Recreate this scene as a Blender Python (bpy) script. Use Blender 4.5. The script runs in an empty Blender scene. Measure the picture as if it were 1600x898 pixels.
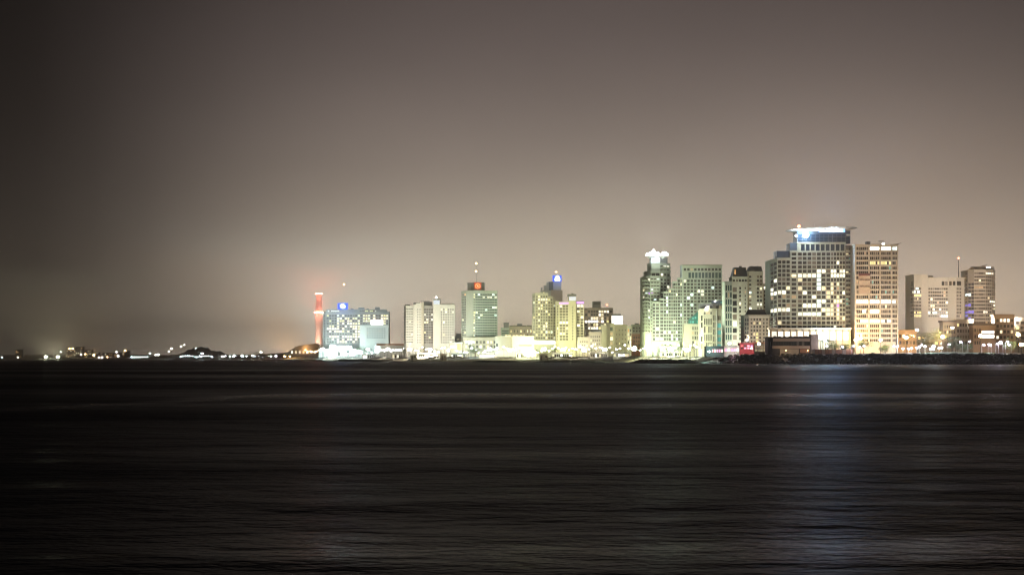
import bpy, math, random
from math import pi, sin, cos, atan2, hypot, radians
from mathutils import Vector

# ------------------------------------------------------------------ basics
C = bpy.context.scene.collection
F, HOR, CAMZ = 3300.0, 559.0, 4.0          # focal length in photo pixels, horizon row, eye height
def X(px, D): return (px - 800.0) / F * D
def Z(py, D): return CAMZ + (HOR - py) / F * D
def M(p, D): return p / F * D              # photo pixels to metres at a distance
def lerp_tab(tab, v):
    if v <= tab[0][0]: return tab[0][1]
    for (a, fa), (b, fb) in zip(tab, tab[1:]):
        if v <= b: return fa + (fb - fa) * (v - a) / (b - a)
    return tab[-1][1]
def sm(a, b, v):
    t = min(1, max(0, (v - a) / (b - a))); return t * t * (3 - 2 * t)

SHORE = [(-900, 4700), (0, 4600), (200, 4250), (320, 3950), (430, 3300), (500, 2850), (560, 2700), (640, 2290), (720, 2210), (800, 2130),
         (950, 1960), (1000, 1720), (1026, 1680), (1080, 1600), (1130, 1480), (1190, 1390), (1400, 1330), (1600, 1290), (2300, 1150)]
def shore(px): return lerp_tab(SHORE, px)
def ground(px, D):
    s = D - shore(px)
    r = sm(1100, 1150, px); l = 1 - sm(400, 470, px)
    beach = lerp_tab([(-30, -3), (0, -0.6), (12, 0.8), (50, 2.2), (90, 3.2), (110, 5.0), (300, 6), (1500, 12), (9000, 40)], s)
    rocky = lerp_tab([(-30, -4), (-6, -1), (0, 0.4), (14, 5.2), (20, 6.0), (60, 6.6), (120, 7.4), (300, 8), (1500, 14), (9000, 40)], s)
    low = lerp_tab([(-30, -3), (0, -0.6), (15, 1.2), (100, 2), (300, 3), (1500, 6), (9000, 25)], s)
    z = beach * (1 - r) + rocky * r
    return z * (1 - l) + low * l

# ------------------------------------------------------------------ materials
MATS = {}
def principled(name):
    m = bpy.data.materials.new(name); m.use_nodes = True
    nt = m.node_tree; return m, nt, nt.nodes['Principled BSDF']
def surf(name, col, rough=0.7, scale=0.25, var=0.25, metal=0.0, spec=0.4, streak=False):
    if name in MATS: return MATS[name]
    m, nt, p = principled(name)
    tc = nt.nodes.new('ShaderNodeTexCoord'); n = nt.nodes.new('ShaderNodeTexNoise')
    mp = nt.nodes.new('ShaderNodeMapping')
    mp.inputs['Scale'].default_value = (1, 1, 0.15) if streak else (1, 1, 1)
    n.inputs['Scale'].default_value = scale; n.inputs['Detail'].default_value = 6; n.inputs['Roughness'].default_value = 0.65
    mix = nt.nodes.new('ShaderNodeMix'); mix.data_type = 'RGBA'
    mix.inputs[6].default_value = tuple(c * (1 - var) for c in col) + (1,)
    mix.inputs[7].default_value = tuple(min(0.92, c * (1 + var)) for c in col) + (1,)
    L = nt.links.new
    L(tc.outputs['Object'], mp.inputs['Vector']); L(mp.outputs[0], n.inputs['Vector']); L(n.outputs[0], mix.inputs[0])
    L(mix.outputs[2], p.inputs['Base Color'])
    p.inputs['Roughness'].default_value = rough; p.inputs['Metallic'].default_value = metal
    p.inputs['Specular IOR Level'].default_value = spec
    MATS[name] = m; return m
def glow(name, col, strength, var=0.0, sample=False, base=0.3):
    """a thing that gives off light: lamp glass, a lit room behind its pane, a sign face"""
    if name in MATS: return MATS[name]
    m, nt, p = principled(name)
    p.inputs['Base Color'].default_value = tuple(base * c for c in col) + (1,)
    p.inputs['Roughness'].default_value = 0.3
    p.inputs['Emission Color'].default_value = tuple(col) + (1,)
    if var:
        oi = nt.nodes.new('ShaderNodeObjectInfo'); tc = nt.nodes.new('ShaderNodeTexCoord')
        n = nt.nodes.new('ShaderNodeTexNoise'); n.inputs['Scale'].default_value = 0.8; n.inputs['Detail'].default_value = 2
        a = nt.nodes.new('ShaderNodeMath'); a.operation = 'ADD'
        mr = nt.nodes.new('ShaderNodeMapRange'); mr.inputs[1].default_value = 0.3; mr.inputs[2].default_value = 1.6
        mr.inputs[3].default_value = strength * (1 - var); mr.inputs[4].default_value = strength * (1 + var)
        nt.links.new(tc.outputs['Object'], n.inputs['Vector'])
        nt.links.new(oi.outputs['Random'], a.inputs[0]); nt.links.new(n.outputs[0], a.inputs[1])
        nt.links.new(a.outputs[0], mr.inputs[0]); nt.links.new(mr.outputs[0], p.inputs['Emission Strength'])
    else:
        p.inputs['Emission Strength'].default_value = strength
    if not sample: m.cycles.emission_sampling = 'NONE'
    MATS[name] = m; return m
def glass(name, col, rough=0.12):
    if name in MATS: return MATS[name]
    m, nt, p = principled(name)
    p.inputs['Base Color'].default_value = tuple(col) + (1,)
    p.inputs['Roughness'].default_value = rough; p.inputs['Specular IOR Level'].default_value = 0.28
    MATS[name] = m; return m

K = {  # window kinds
 'dark': glass('window_glass_dark', (0.022, 0.026, 0.028)), 'teal': glass('window_glass_teal', (0.02, 0.075, 0.075)),
 'navy': glass('window_glass_navy', (0.02, 0.04, 0.075)), 'curt': surf('window_curtain', (0.16, 0.14, 0.11), 0.5, 0.9, 0.4),
 'warm': glow('room_light_warm', (1.0, 0.84, 0.52), 1.45, 0.5), 'white': glow('room_light_white', (1.0, 0.93, 0.74), 1.9, 0.5),
 'cool': glow('room_light_cool', (0.78, 1.0, 1.0), 2.2, 0.4), 'yel': glow('room_light_yellow', (1.0, 0.86, 0.36), 1.3, 0.4),
 'dim': glow('room_light_dim', (1.0, 0.72, 0.42), 0.32, 0.5), 'tealit': glow('room_light_teal', (0.2, 0.8, 0.75), 0.35, 0.4),
 'purple': glow('room_light_violet', (0.75, 0.35, 1.0), 0.9, 0.3), 'blue': glow('room_light_blue', (0.2, 0.18, 1.0), 1.1, 0.3),
 'orange': glow('room_light_orange', (1.0, 0.5, 0.16), 1.2, 0.5), 'hot': glow('room_light_strong', (1.0, 0.96, 0.86), 4.5, 0.3),
 'pink': glow('room_light_pink', (1.0, 0.4, 0.6), 1.6, 0.3), 'red': glow('room_light_red', (1.0, 0.12, 0.15), 1.2, 0.3),
}
WALL = {
 'cream': surf('wall_cream', (0.55, 0.50, 0.40), 0.8, 0.12, 0.14, streak=True), 'white': surf('wall_white', (0.72, 0.70, 0.64), 0.75, 0.12, 0.1, streak=True),
 'grey': surf('wall_grey', (0.36, 0.35, 0.33), 0.8, 0.12, 0.16, streak=True), 'tan': surf('wall_tan', (0.42, 0.33, 0.24), 0.85, 0.12, 0.18, streak=True),
 'dkgrey': surf('wall_dark_grey', (0.14, 0.14, 0.145), 0.7, 0.12, 0.2, streak=True), 'slate': surf('cladding_slate_blue', (0.06, 0.085, 0.12), 0.35, 0.1, 0.25),
 'brick': surf('wall_brick', (0.38, 0.19, 0.11), 0.85, 0.4, 0.25), 'green': surf('wall_pale_green', (0.46, 0.50, 0.42), 0.8, 0.12, 0.15, streak=True),
 'stone': surf('wall_stone', (0.40, 0.33, 0.25), 0.9, 0.7, 0.35), 'char': surf('wall_charcoal', (0.05, 0.047, 0.045), 0.8, 0.3, 0.3),
 'redp': surf('wall_red_paint', (0.42, 0.05, 0.07), 0.7, 0.3, 0.25), 'conc': surf('wall_concrete', (0.46, 0.42, 0.36), 0.85, 0.15, 0.15, streak=True),
}
ROOF = surf('roof_felt', (0.09, 0.085, 0.08), 0.9, 0.3, 0.3)
RTILE = surf('roof_tile_dark', (0.10, 0.085, 0.08), 0.8, 0.5, 0.3)
METAL = surf('metal_dark', (0.06, 0.06, 0.065), 0.45, 1.0, 0.2, metal=0.6)
METALW = surf('metal_white_paint', (0.6, 0.6, 0.58), 0.45, 0.6, 0.12)
PLANT = surf('roof_machinery', (0.20, 0.20, 0.20), 0.7, 0.4, 0.25)

# ------------------------------------------------------------------ mesh builder
class MB:
    def __init__(s): s.v, s.f, s.m = [], [], []
    def quad(s, pts, mi=0):
        b = len(s.v); s.v += [tuple(p) for p in pts]; s.f.append(tuple(range(b, b + len(pts)))); s.m.append(mi)
    def box(s, c, size, rz=0.0, mi=0, tilt=None):
        hx, hy, hz = size[0] / 2, size[1] / 2, size[2] / 2; ca, sa = cos(rz), sin(rz); b = len(s.v)
        for dz in (-hz, hz):
            for dx, dy in ((-hx, -hy), (hx, -hy), (hx, hy), (-hx, hy)):
                s.v.append((c[0] + dx * ca - dy * sa, c[1] + dx * sa + dy * ca, c[2] + dz + (tilt * dx if tilt else 0)))
        for q in ((3, 2, 1, 0), (4, 5, 6, 7), (0, 1, 5, 4), (1, 2, 6, 5), (2, 3, 7, 6), (3, 0, 4, 7)):
            s.f.append(tuple(b + i for i in q)); s.m.append(mi)
    def prism(s, fp, z0, z1, mi=0, top=None):
        """fp: xy points counter-clockwise seen from above"""
        n = len(fp); b = len(s.v)
        z1s = z1 if isinstance(z1, (list, tuple)) else [z1] * n
        s.v += [(p[0], p[1], z0) for p in fp] + [(p[0], p[1], z) for p, z in zip(fp, z1s)]
        for i in range(n):
            j = (i + 1) % n; s.f.append((b + i, b + j, b + n + j, b + n + i)); s.m.append(mi)
        s.f.append(tuple(b + n + i for i in range(n))); s.m.append(mi if top is None else top)
        s.f.append(tuple(b + i for i in range(n))[::-1]); s.m.append(mi)
    def tube(s, p0, p1, r0, r1=None, n=8, mi=0, caps=True):
        r1 = r0 if r1 is None else r1
        p0, p1 = Vector(p0), Vector(p1); d = (p1 - p0).normalized()
        u = d.orthogonal().normalized(); w = d.cross(u); b = len(s.v)
        for p, r in ((p0, r0), (p1, r1)):
            for k in range(n):
                a = 2 * pi * k / n; s.v.append(tuple(p + u * (r * cos(a)) + w * (r * sin(a))))
        for k in range(n):
            j = (k + 1) % n; s.f.append((b + k, b + j, b + n + j, b + n + k)); s.m.append(mi)
        if caps:
            s.f.append(tuple(b + k for k in range(n))[::-1]); s.f.append(tuple(b + n + k for k in range(n))); s.m += [mi, mi]
    def lathe(s, c, prof, n=24, mi=0):
        b = len(s.v)
        for r, z in prof:
            for k in range(n):
                a = 2 * pi * k / n; s.v.append((c[0] + r * cos(a), c[1] + r * sin(a), c[2] + z))
        for i in range(len(prof) - 1):
            for k in range(n):
                j = (k + 1) % n; s.f.append((b + i * n + k, b + i * n + j, b + (i + 1) * n + j, b + (i + 1) * n + k)); s.m.append(mi)
    def blob(s, c, r, rng, n=7, mi=0, sq=1.0, jit=0.3):
        rings = 4; b = len(s.v)
        s.v.append((c[0], c[1], c[2] - r[2]))
        for i in range(1, rings):
            ph = -pi / 2 + pi * i / rings
            for k in range(n):
                a = 2 * pi * (k + 0.5 * (i % 2)) / n; q = 1 + rng.uniform(-jit, jit)
                s.v.append((c[0] + r[0] * q * cos(ph) * cos(a), c[1] + r[1] * q * cos(ph) * sin(a), c[2] + r[2] * q * sin(ph)))
        s.v.append((c[0], c[1], c[2] + r[2])); e = len(s.v) - 1
        for k in range(n):
            j = (k + 1) % n
            s.f.append((b, b + 1 + j, b + 1 + k)); s.m.append(mi)
            for i in range(rings - 2):
                o = b + 1 + i * n; s.f.append((o + k, o + j, o + n + j, o + n + k)); s.m.append(mi)
            o = b + 1 + (rings - 2) * n; s.f.append((o + k, o + j, e)); s.m.append(mi)
    def build(s, name, mats, parent=None, smooth=False):
        if not isinstance(mats, (list, tuple)): mats = [mats]
        org = Vector(WLOC.get(parent.name, (0, 0, 0))) if parent else Vector((0, 0, 0))
        me = bpy.data.meshes.new(name)
        me.from_pydata([tuple(Vector(v) - org) for v in s.v], [], s.f)
        for mt in mats: me.materials.append(mt)
        for p, mi in zip(me.polygons, s.m): p.material_index = mi; p.use_smooth = smooth
        me.update()
        o = bpy.data.objects.new(name, me); C.objects.link(o)
        if parent: o.parent = parent; WLOC[o.name] = tuple(org)
        return o
WLOC = {}
def tag(o, label=None, cat=None, group=None, kind=None):
    if label: o['label'] = label
    if cat: o['category'] = cat
    if group: o['group'] = group
    if kind: o['kind'] = kind
    return o
def thing(name, label, cat, loc, group=None):
    o = bpy.data.objects.new(name, None); o.empty_display_size = 2; C.objects.link(o); o.location = loc
    WLOC[o.name] = tuple(loc); return tag(o, label, cat, group)
def place(ob, parent, loc, rz=0):
    """put an object at a world place under its thing"""
    org = Vector(WLOC.get(parent.name, (0, 0, 0))); ob.parent = parent; ob.location = Vector(loc) - org; ob.rotation_euler = (0, 0, rz)
    C.objects.link(ob); WLOC[ob.name] = tuple(loc); return ob
def light(parent, loc, col, power, radius=0.5, name='lamp_or_added_light', spot=None, aim=None, blend=0.5):
    ld = bpy.data.lights.new(name, 'SPOT' if spot else 'POINT'); ld.color = col; ld.energy = power; ld.shadow_soft_size = radius
    if spot: ld.spot_size = spot; ld.spot_blend = blend
    o = bpy.data.objects.new(name, ld); C.objects.link(o)
    if parent:
        org = Vector(WLOC.get(parent.name, (0, 0, 0))); o.parent = parent; o.location = Vector(loc) - org
    else: o.location = loc
    if aim is not None:
        o.rotation_euler = (Vector(aim) - Vector(loc)).to_track_quat('-Z', 'Y').to_euler()
    return o

def added_uplight(parent, loc, col, power, radius=0.6):
    """an extra upward spot added at a lamp to make a halo in the haze"""
    x, y, z = loc; k = hypot(x, y)
    return light(parent, loc, col, power, radius, 'lamp_or_added_light', radians(104), (x - x / k * 57, y - y / k * 57, z + 82), .35)  # added spot for a haze halo, beyond the lamp's own light

# ------------------------------------------------------------------ buildings
PANE = {}
def pane_mesh(w, h, kind):
    key = (round(w, 1), round(h, 1), kind)
    if key not in PANE:
        mb = MB(); mb.box((0, 0, 0), (max(0.1, key[0]) + 0.1, 0.06, max(0.1, key[1]) + 0.1))
        if kind in ('dark', 'curt', 'navy', 'teal') and w > 2.2:           # mullions stand proud of the pane
            n = 1 if w < 5 else int(w / 2.5)
            for i in range(n):
                mb.box((-w / 2 + w * (i + 1) / (n + 1), -0.06, 0), (0.1, 0.08, key[1]), mi=1)
        me = bpy.data.meshes.new('window_pane'); me.from_pydata(mb.v, [], mb.f)
        me.materials.append(K[kind]); me.materials.append(METAL)
        for p, mi in zip(me.polygons, mb.m): p.material_index = mi
        PANE[key] = me
    return PANE[key]
def P(x0, x1, y0, y1, cols, rows, ww=0.62, wh=0.6, lit=0.1, kinds=('warm', 'white', 'dim'), base='dark', balc=0.0):
    if cols > 1 and ww < .7: ww = min(.74, ww * 1.14)
    if rows > 1 and wh < .62: wh = min(.68, wh * 1.16)
    return dict(x0=x0, x1=x1, y0=y0, y1=y1, cols=cols, rows=rows, ww=ww, wh=wh, lit=lit, kinds=kinds, base=base, balc=balc)

class Building:
    def __init__(s, name, label, D, px, seed, wall='cream', cat='building', group=None, most=100):
        s.D, s.rng, s.wallm = D, random.Random(seed), WALL[wall]; s.most = most
        s.g = ground(px, D) - 1.0
        s.root = thing(name, label, cat, (X(px, D), D, s.g), group)
        s.wins, s.lits = [], []
    def lit(s, *rects): s.lits += rects           # (px0, px1, py0, py1, kind, chance)
    def vol(s, fp, top, bot=None, panels=(), wall=None, depth=26.0, name='wall', roof=ROOF, parapet=0.9, slope=None):
        """a prism whose front corners are (photo x, metres behind the building's front); each front edge may carry window panels"""
        D = s.D; pts = [(X(px, D + dd), D + dd) for px, dd in fp]
        z1 = Z(top, D); z0 = s.g if bot is None else Z(bot, D)
        mb = MB()
        yb = max(p[1] for p in pts) + depth
        back = [(pts[-1][0], yb), (pts[0][0], yb)]
        allp = pts + back; n = len(allp)
        for i in range(n):
            A, B = allp[i], allp[(i + 1) % n]
            if i < len(pts) - 1:
                pa, pb = fp[i][0], fp[i + 1][0]
                pl = [q for q in panels if q['x0'] >= pa - 0.3 and q['x1'] <= pb + 0.3]
            else: pa = pb = 0; pl = []
            s.face(mb, A, B, z0, z1, pa, pb, pl)
        b = len(mb.v)
        mb.v += [(p[0], p[1], z1) for p in allp]; mb.f.append(tuple(range(b, b + n))); mb.m.append(1)
        if bot is not None:
            b = len(mb.v); mb.v += [(p[0], p[1], z0) for p in allp]; mb.f.append(tuple(range(b, b + n))[::-1]); mb.m.append(0)
        o = mb.build(name, [WALL[wall] if wall else s.wallm, roof], s.root)
        if parapet:
            pm = MB(); cx = sum(p[0] for p in allp) / n; cy = sum(p[1] for p in allp) / n
            for i in range(n):
                A, B = allp[i], allp[(i + 1) % n]; L = hypot(B[0] - A[0], B[1] - A[1])
                mx, my = (A[0] + B[0]) / 2, (A[1] + B[1]) / 2
                pm.box((mx, my, z1 + parapet / 2 - 0.1), (L + 0.3 + 0.01 * i, 0.36 + 0.005 * i, parapet + 0.004 * i), atan2(B[1] - A[1], B[0] - A[0]))
            pm.build('parapet', WALL[wall] if wall else s.wallm, s.root)
        return o
    def face(s, mb, A, B, z0, z1, pa, pb, panels):
        L = hypot(B[0] - A[0], B[1] - A[1]); dx, dy = (B[0] - A[0]) / L, (B[1] - A[1]) / L; nx, ny = dy, -dx
        rz = atan2(dy, dx); rects = []
        for q in panels:
            sx = lambda px: min(L - 0.05, max(0.05, (px - pa) / (pb - pa) * L))
            cw, ch = (q['x1'] - q['x0']) / q['cols'], (q['y1'] - q['y0']) / q['rows']
            for r in range(q['rows']):
                yc = q['y0'] + (r + 0.5) * ch
                za, zb = Z(yc + ch * q['wh'] / 2, s.D), Z(yc - ch * q['wh'] / 2, s.D)
                if zb > z1 - 0.1: zb = z1 - 0.1
                if za < z0 + 0.1: continue
                if q['balc']:
                    c0, c1 = sx(q['x0']), sx(q['x1']); m = (c0 + c1) / 2
                    bm_ = MB(); bm_.box((A[0] + dx * m + nx * q['balc'] / 2, A[1] + dy * m + ny * q['balc'] / 2, za - 0.2), (c1 - c0, q['balc'], 0.28), rz)
                    bm_.box((A[0] + dx * m + nx * (q['balc'] - 0.06), A[1] + dy * m + ny * (q['balc'] - 0.06), za + 0.42), (c1 - c0, 0.1, 0.95), rz)
                    bm_.build('balcony', s.wallm, s.root)
                for c in range(q['cols']):
                    xc = q['x0'] + (c + 0.5) * cw
                    a, b = sx(xc - cw * q['ww'] / 2), sx(xc + cw * q['ww'] / 2)
                    kind = q['base']
                    if s.rng.random() < q['lit']: kind = s.rng.choice(q['kinds'])
                    elif kind == 'dark' and s.rng.random() < 0.22: kind = 'curt'
                    for (l0, l1, t0, t1, k, ch_) in s.lits:
                        if l0 <= xc <= l1 and t0 <= yc <= t1 and s.rng.random() < ch_: kind = k
                    rects.append((round(a, 3), round(b, 3), round(za, 3), round(zb, 3)))
                    m, zc, rec = (a + b) / 2, (za + zb) / 2, 0.38
                    s.wins.append(((A[0] + dx * m - nx * rec, A[1] + dy * m - ny * rec, zc), rz, b - a, zb - za, kind))
        P3 = lambda t, z, d=0.0: (A[0] + dx * t - nx * d, A[1] + dy * t - ny * d, z)
        xs = sorted({0.0, L} | {r[0] for r in rects} | {r[1] for r in rects}); zs = sorted({z0, z1} | {r[2] for r in rects} | {r[3] for r in rects})
        xi = {v: i for i, v in enumerate(xs)}; zi = {v: i for i, v in enumerate(zs)}
        hole = set()
        for a, b, za, zb in rects:
            for i in range(xi[a], xi[b]):
                for j in range(zi[za], zi[zb]): hole.add((i, j))
            for (t0, u0, t1, u1) in ((a, za, b, za), (b, za, b, zb), (b, zb, a, zb), (a, zb, a, za)):
                mb.quad((P3(t0, u0), P3(t1, u1), P3(t1, u1, 0.4), P3(t0, u0, 0.4)))
        base = len(mb.v)
        for j in range(len(zs)):
            for i in range(len(xs)): mb.v.append(P3(xs[i], zs[j]))
        w = len(xs)
        for j in range(len(zs) - 1):
            for i in range(w - 1):
                if (i, j) not in hole:
                    o = base + j * w + i; mb.f.append((o, o + 1, o + 1 + w, o + w)); mb.m.append(0)
    def finish(s):
        dull = ('dark', 'curt', 'navy', 'teal')
        order = sorted(s.wins, key=lambda w: (w[4] in dull, -w[2] * w[3]))
        for loc, rz, w, h, kind in order[:s.most]:
            place(bpy.data.objects.new('window', pane_mesh(w, h, kind)), s.root, loc, rz)
        rest = order[s.most:]
        if rest:
            kinds = sorted({r[4] for r in rest}); mb = MB()
            for loc, rz, w, h, kind in rest: mb.box(loc, (w + 0.1, 0.06, h + 0.1), rz, kinds.index(kind))
            tag(mb.build('window', [K[k] for k in kinds], s.root), kind='stuff')
        return s.root
    # small extras, all in photo pixels at the building's distance
    def block(s, name, x0, x1, y0, y1, dd, depth, mat, tilt=None):
        D = s.D + dd; mb = MB()
        mb.box((X((x0 + x1) / 2, D), D + depth / 2, (Z(y0, s.D) + Z(y1, s.D)) / 2), (M(x1 - x0, D), depth, Z(y0, s.D) - Z(y1, s.D)), 0, 0, tilt)
        return mb.build(name, mat, s.root)
    def rod(s, name, x, y0, y1, dd, r, mat, x2=None):
        D = s.D + dd; mb = MB(); mb.tube((X(x, D), D, Z(y1, s.D)), (X(x if x2 is None else x2, D), D, Z(y0, s.D)), r, r * 0.6, 6)
        return mb.build(name, mat, s.root)
    def bulb(s, name, x, y, dd, r, mat, parent=None):
        D = s.D + dd; mb = MB(); c = (X(x, D), D, Z(y, s.D))
        mb.lathe(c, [(0.01, -r), (r * .7, -r * .7), (r, 0), (r * .7, r * .7), (0.01, r)], 10)
        return mb.build(name, mat, parent or s.root, True)

EMW = glow('lamp_glass_white', (1.0, 0.97, 0.88), 60.0); EMC = glow('lamp_glass_cool', (0.75, 0.95, 1.0), 60.0)
EMO = glow('lamp_glass_sodium', (1.0, 0.62, 0.25), 60.0); EMR = glow('lamp_glass_red', (1.0, 0.16, 0.08), 40.0); EMP = glow('lamp_glass_coral', (1.0, 0.36, 0.26), 60.0)
EMV = glow('lamp_glass_violet_white', (0.85, 0.75, 1.0), 30.0); EMG = glow('lamp_glass_green_white', (0.85, 1.0, 0.7), 60.0)
SIGNB = glow('sign_face_blue', (0.02, 0.12, 1.0), 0.9); SIGNW = glow('sign_letter_white', (0.75, 0.92, 1.0), 6.0)
SIGNBW = glow('sign_face_ice', (0.25, 0.5, 1.0), 2.2); SIGNR = glow('sign_ring_orange', (1.0, 0.22, 0.06), 3.0)
SIGNRW = glow('sign_mark_peach', (1.0, 0.55, 0.3), 3.0); SIGNDR = glow('sign_back_red', (1.0, 0.10, 0.03), 0.22)
FLOODW = glow('floodlit_panel_white', (1.0, 0.98, 0.9), 4.0); VIO = glow('violet_tube_light', (0.7, 0.35, 1.0), 1.6)

# ---- A: the tall tower with the helipad
b = Building('hotel_tower', 'tall stepped dark-glass tower in a pale grid with helipad disc and blue-white roof sign', 1450, 1265, 1, 'green', 'skyscraper')
b.lit((1248, 1274, 426, 434, 'white', .95), (1279, 1290, 419, 427, 'white', .9), (1298, 1321, 419, 433, 'white', .95), (1278, 1286, 420, 500, 'cool', .6),
      (1290, 1297, 446, 500, 'warm', .6), (1246, 1274, 486, 493.5, 'white', .95), (1252, 1276, 472.5, 480, 'white', .8), (1250, 1263, 460, 467, 'warm', .7),
      (1301, 1320, 466, 472.5, 'warm', .8), (1203, 1231, 453.5, 460, 'white', .9), (1203, 1233, 480, 487, 'white', .85), (1207, 1222, 500, 509, 'warm', .9),
      (1235, 1250, 434, 440, 'warm', .4), (1298, 1302, 440, 500, 'warm', .5), (1308, 1313, 474, 478, 'purple', 1), (1308, 1312, 440, 508, 'warm', .35))
kw = dict(ww=.78, wh=.70, lit=.05, kinds=('warm', 'white', 'dim'))
b.vol([(1202.6, 32), (1214.5, 0), (1235, 0)], 404.6, panels=[P(1203.4, 1213.8, 408, 514, 2, 16, .92, .74, .03, base='navy'), P(1215, 1234.8, 406, 514, 3, 16, **kw)])
b.vol([(1213.7, 4), (1234.4, 4)], 392.4, 404.8, wall='slate', parapet=0.5, depth=18)
b.vol([(1235, 0), (1246, 0)], 393, panels=[P(1235.5, 1245.6, 393.6, 514, 1, 18, .7, .62, .06)])
b.vol([(1234.5, 3), (1245.8, 3)], 380, 393.2, wall='slate', parapet=0.5, depth=20)
b.vol([(1246, 0), (1321, 0)], 380, panels=[P(1250.5, 1320.5, 381, 392.3, 9, 1, .76, .9, 0, base='navy'), P(1246.3, 1298, 393.6, 514, 7, 18, **kw), P(1298, 1320.7, 393.6, 514, 5, 18, .8, .6, .08)])
b.vol([(1245.7, 3), (1328.7, 3)], 360.6, 380.2, wall='slate', panels=[P(1247, 1328, 365, 379.5, 12, 3, .9, .9, 0, base='navy')], parapet=0.4, depth=22)
b.vol([(1321, 9), (1335.6, 9)], 384, wall='dkgrey', panels=[P(1321.5, 1335.2, 386, 514, 3, 18, .84, .55, .14, ('tealit', 'tealit', 'warm'), balc=1.6)], depth=20)
b.block('podium', 1203, 1329, 514.5, 548, -9, 8.5, WALL['cream'])
b.block('cornice', 1201.5, 1330.5, 512.4, 514.4, -10.2, 10, WALL['white'])
for i in range(12): b.block('shop_window', 1206 + i * 10.2, 1213.4 + i * 10.2, 518, 531, -9.2, 0.15, K['white'])
for i in range(13): b.block('pillar', 1204 + i * 10.2, 1205.6 + i * 10.2, 515, 548, -10, 1, WALL['tan'])
for x in (1323, 1326): b.block('roof_box', x, x + 2.6, 365.5, 368, 2, 2, METALW)
D = 1450
hp = MB(); hp.lathe((0, 0, 0), [(0.01, -2.4), (9, -2.1), (20, -0.9), (24.6, -0.15), (24.6, 0.15), (0.01, 0.3)], 40)
hpo = hp.build('helipad', METALW); hpo.parent = b.root; hpl = (X(1283.3, D + 14), D + 14, Z(356.4, D)); hpo.location = Vector(hpl) - Vector(WLOC[b.root.name]); hpo.rotation_euler = (0, radians(-2.2), 0); WLOC[hpo.name] = hpl
b.block('roof_core', 1266, 1302, 355.8, 361, 8, 14, WALL['slate'])
sg = b.block('roof_sign', 1279.6, 1320.4, 354.6, 362.4, 1.6, 0.8, SIGNBW)
rng = random.Random(3); xx = 1281.2
for i in range(8):                                      # washed-out bar lettering of the lit sign
    w = rng.choice((3.1, 3.9, 4.3)); b.block('sign_letter', xx, xx + w, 355.4 + rng.uniform(0, .6), 361.6, 1.2, 0.35, SIGNW); xx += w + 0.9
b.bulb('floodlight', 1259.6, 366.8, 1.5, 2.0, EMC); b.bulb('floodlight', 1244, 368, 2, 0.7, EMC)
b.rod('lamp_post', 1248.4, 352.3, 357.5, 14, 0.12, METAL); b.bulb('warning_lamp', 1248.4, 351.6, 14, 0.9, EMR)
b.rod('lamp_post', 1272.6, 347.5, 355.5, 14, 0.15, METALW)
light(b.root, (X(1259.6, D), D - 3, Z(366.8, D)), (.8, .93, 1), 12000, 1.5)
light(b.root, (X(1300, D), D - 1, Z(358.5, D)), (.3, .55, 1), 165000, 2.0, spot=radians(130), aim=(X(1300, D), D - 100, Z(359, D) - 60), blend=.4)
light(b.root, (X(1248.4, D), D + 14, Z(351, D)), (1, .15, .08), 12000, .8)
added_uplight(b.root, (X(1248.4, D), D + 13, Z(351, D)), (1, .13, .08), 90e3); added_uplight(b.root, (X(1300, D), D - 11.5, Z(355, D)), (.3, .5, 1), 300e3, 2); added_uplight(b.root, (X(1259.6, D), D - 11.5, Z(364, D)), (.8, .93, 1), 40e3)
light(b.root, (X(1240, D), D - 2, Z(364, D)), (.85, .93, 1), 14000, .8)
b.finish()

# ---- B: orange-lit office block beside it
b = Building('office_tower', 'orange-lit office tower with thick pillars and hanging banner, beside the helipad tower', 1440, 1370, 2, 'cream', 'skyscraper')
b.lit((1359, 1394, 385, 392.5, 'hot', 1), (1394, 1403, 385, 392.5, 'cool', .9), (1338, 1394, 464, 471.6, 'hot', .9), (1394, 1403, 464, 471.6, 'cool', .8),
      (1357, 1375, 479, 490, 'hot', .9), (1338, 1358, 479, 490, 'cool', .4), (1357, 1375, 494, 505, 'hot', .85), (1376, 1393, 494, 505, 'cool', .6), (1340, 1358, 494, 505, 'cool', .4),
      (1346, 1356, 509, 513, 'white', .8), (1360, 1392, 407, 415, 'yel', .6), (1394, 1403, 415, 425, 'white', .3), (1375, 1378, 415, 430, 'white', .6))
pan = []
for x0, x1, n in ((1338, 1356.6, 6), (1359.2, 1374, 5), (1376.6, 1392, 5), (1394.4, 1402.4, 3)):
    pan.append(P(x0, x1, 384.4, 535.4, n, 20, .78, .52, .05, ('dim', 'warm', 'tealit')))
b.vol([(1335.8, 0), (1403, 0)], 383.5, panels=pan, depth=30)
for x in (1336.6, 1357.9, 1375.3, 1393.2, 1402.6): b.block('pillar', x - .9, x + .9, 383.2, 540, -1.0, 0.98, WALL['cream'])
for k in range(1, 20): b.block('floor_band', 1337.6, 1401.6, 384.2 + 7.55 * k - .75, 384.2 + 7.55 * k + .75, -.5, .48, WALL['cream'])
bn = b.block('banner', 1342, 1360, 427, 458.5, -1.5, .3, surf('banner_cloth', (0.50, 0.40, 0.30), .8, .3, .1))
b.block('banner_strip', 1342, 1360, 427, 431, -1.65, .12, surf('banner_strip_maroon', (0.16, 0.06, 0.06), .8, .3, .1))
rng = random.Random(5); INK = surf('banner_ink', (0.05, 0.03, 0.03), .8)
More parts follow.
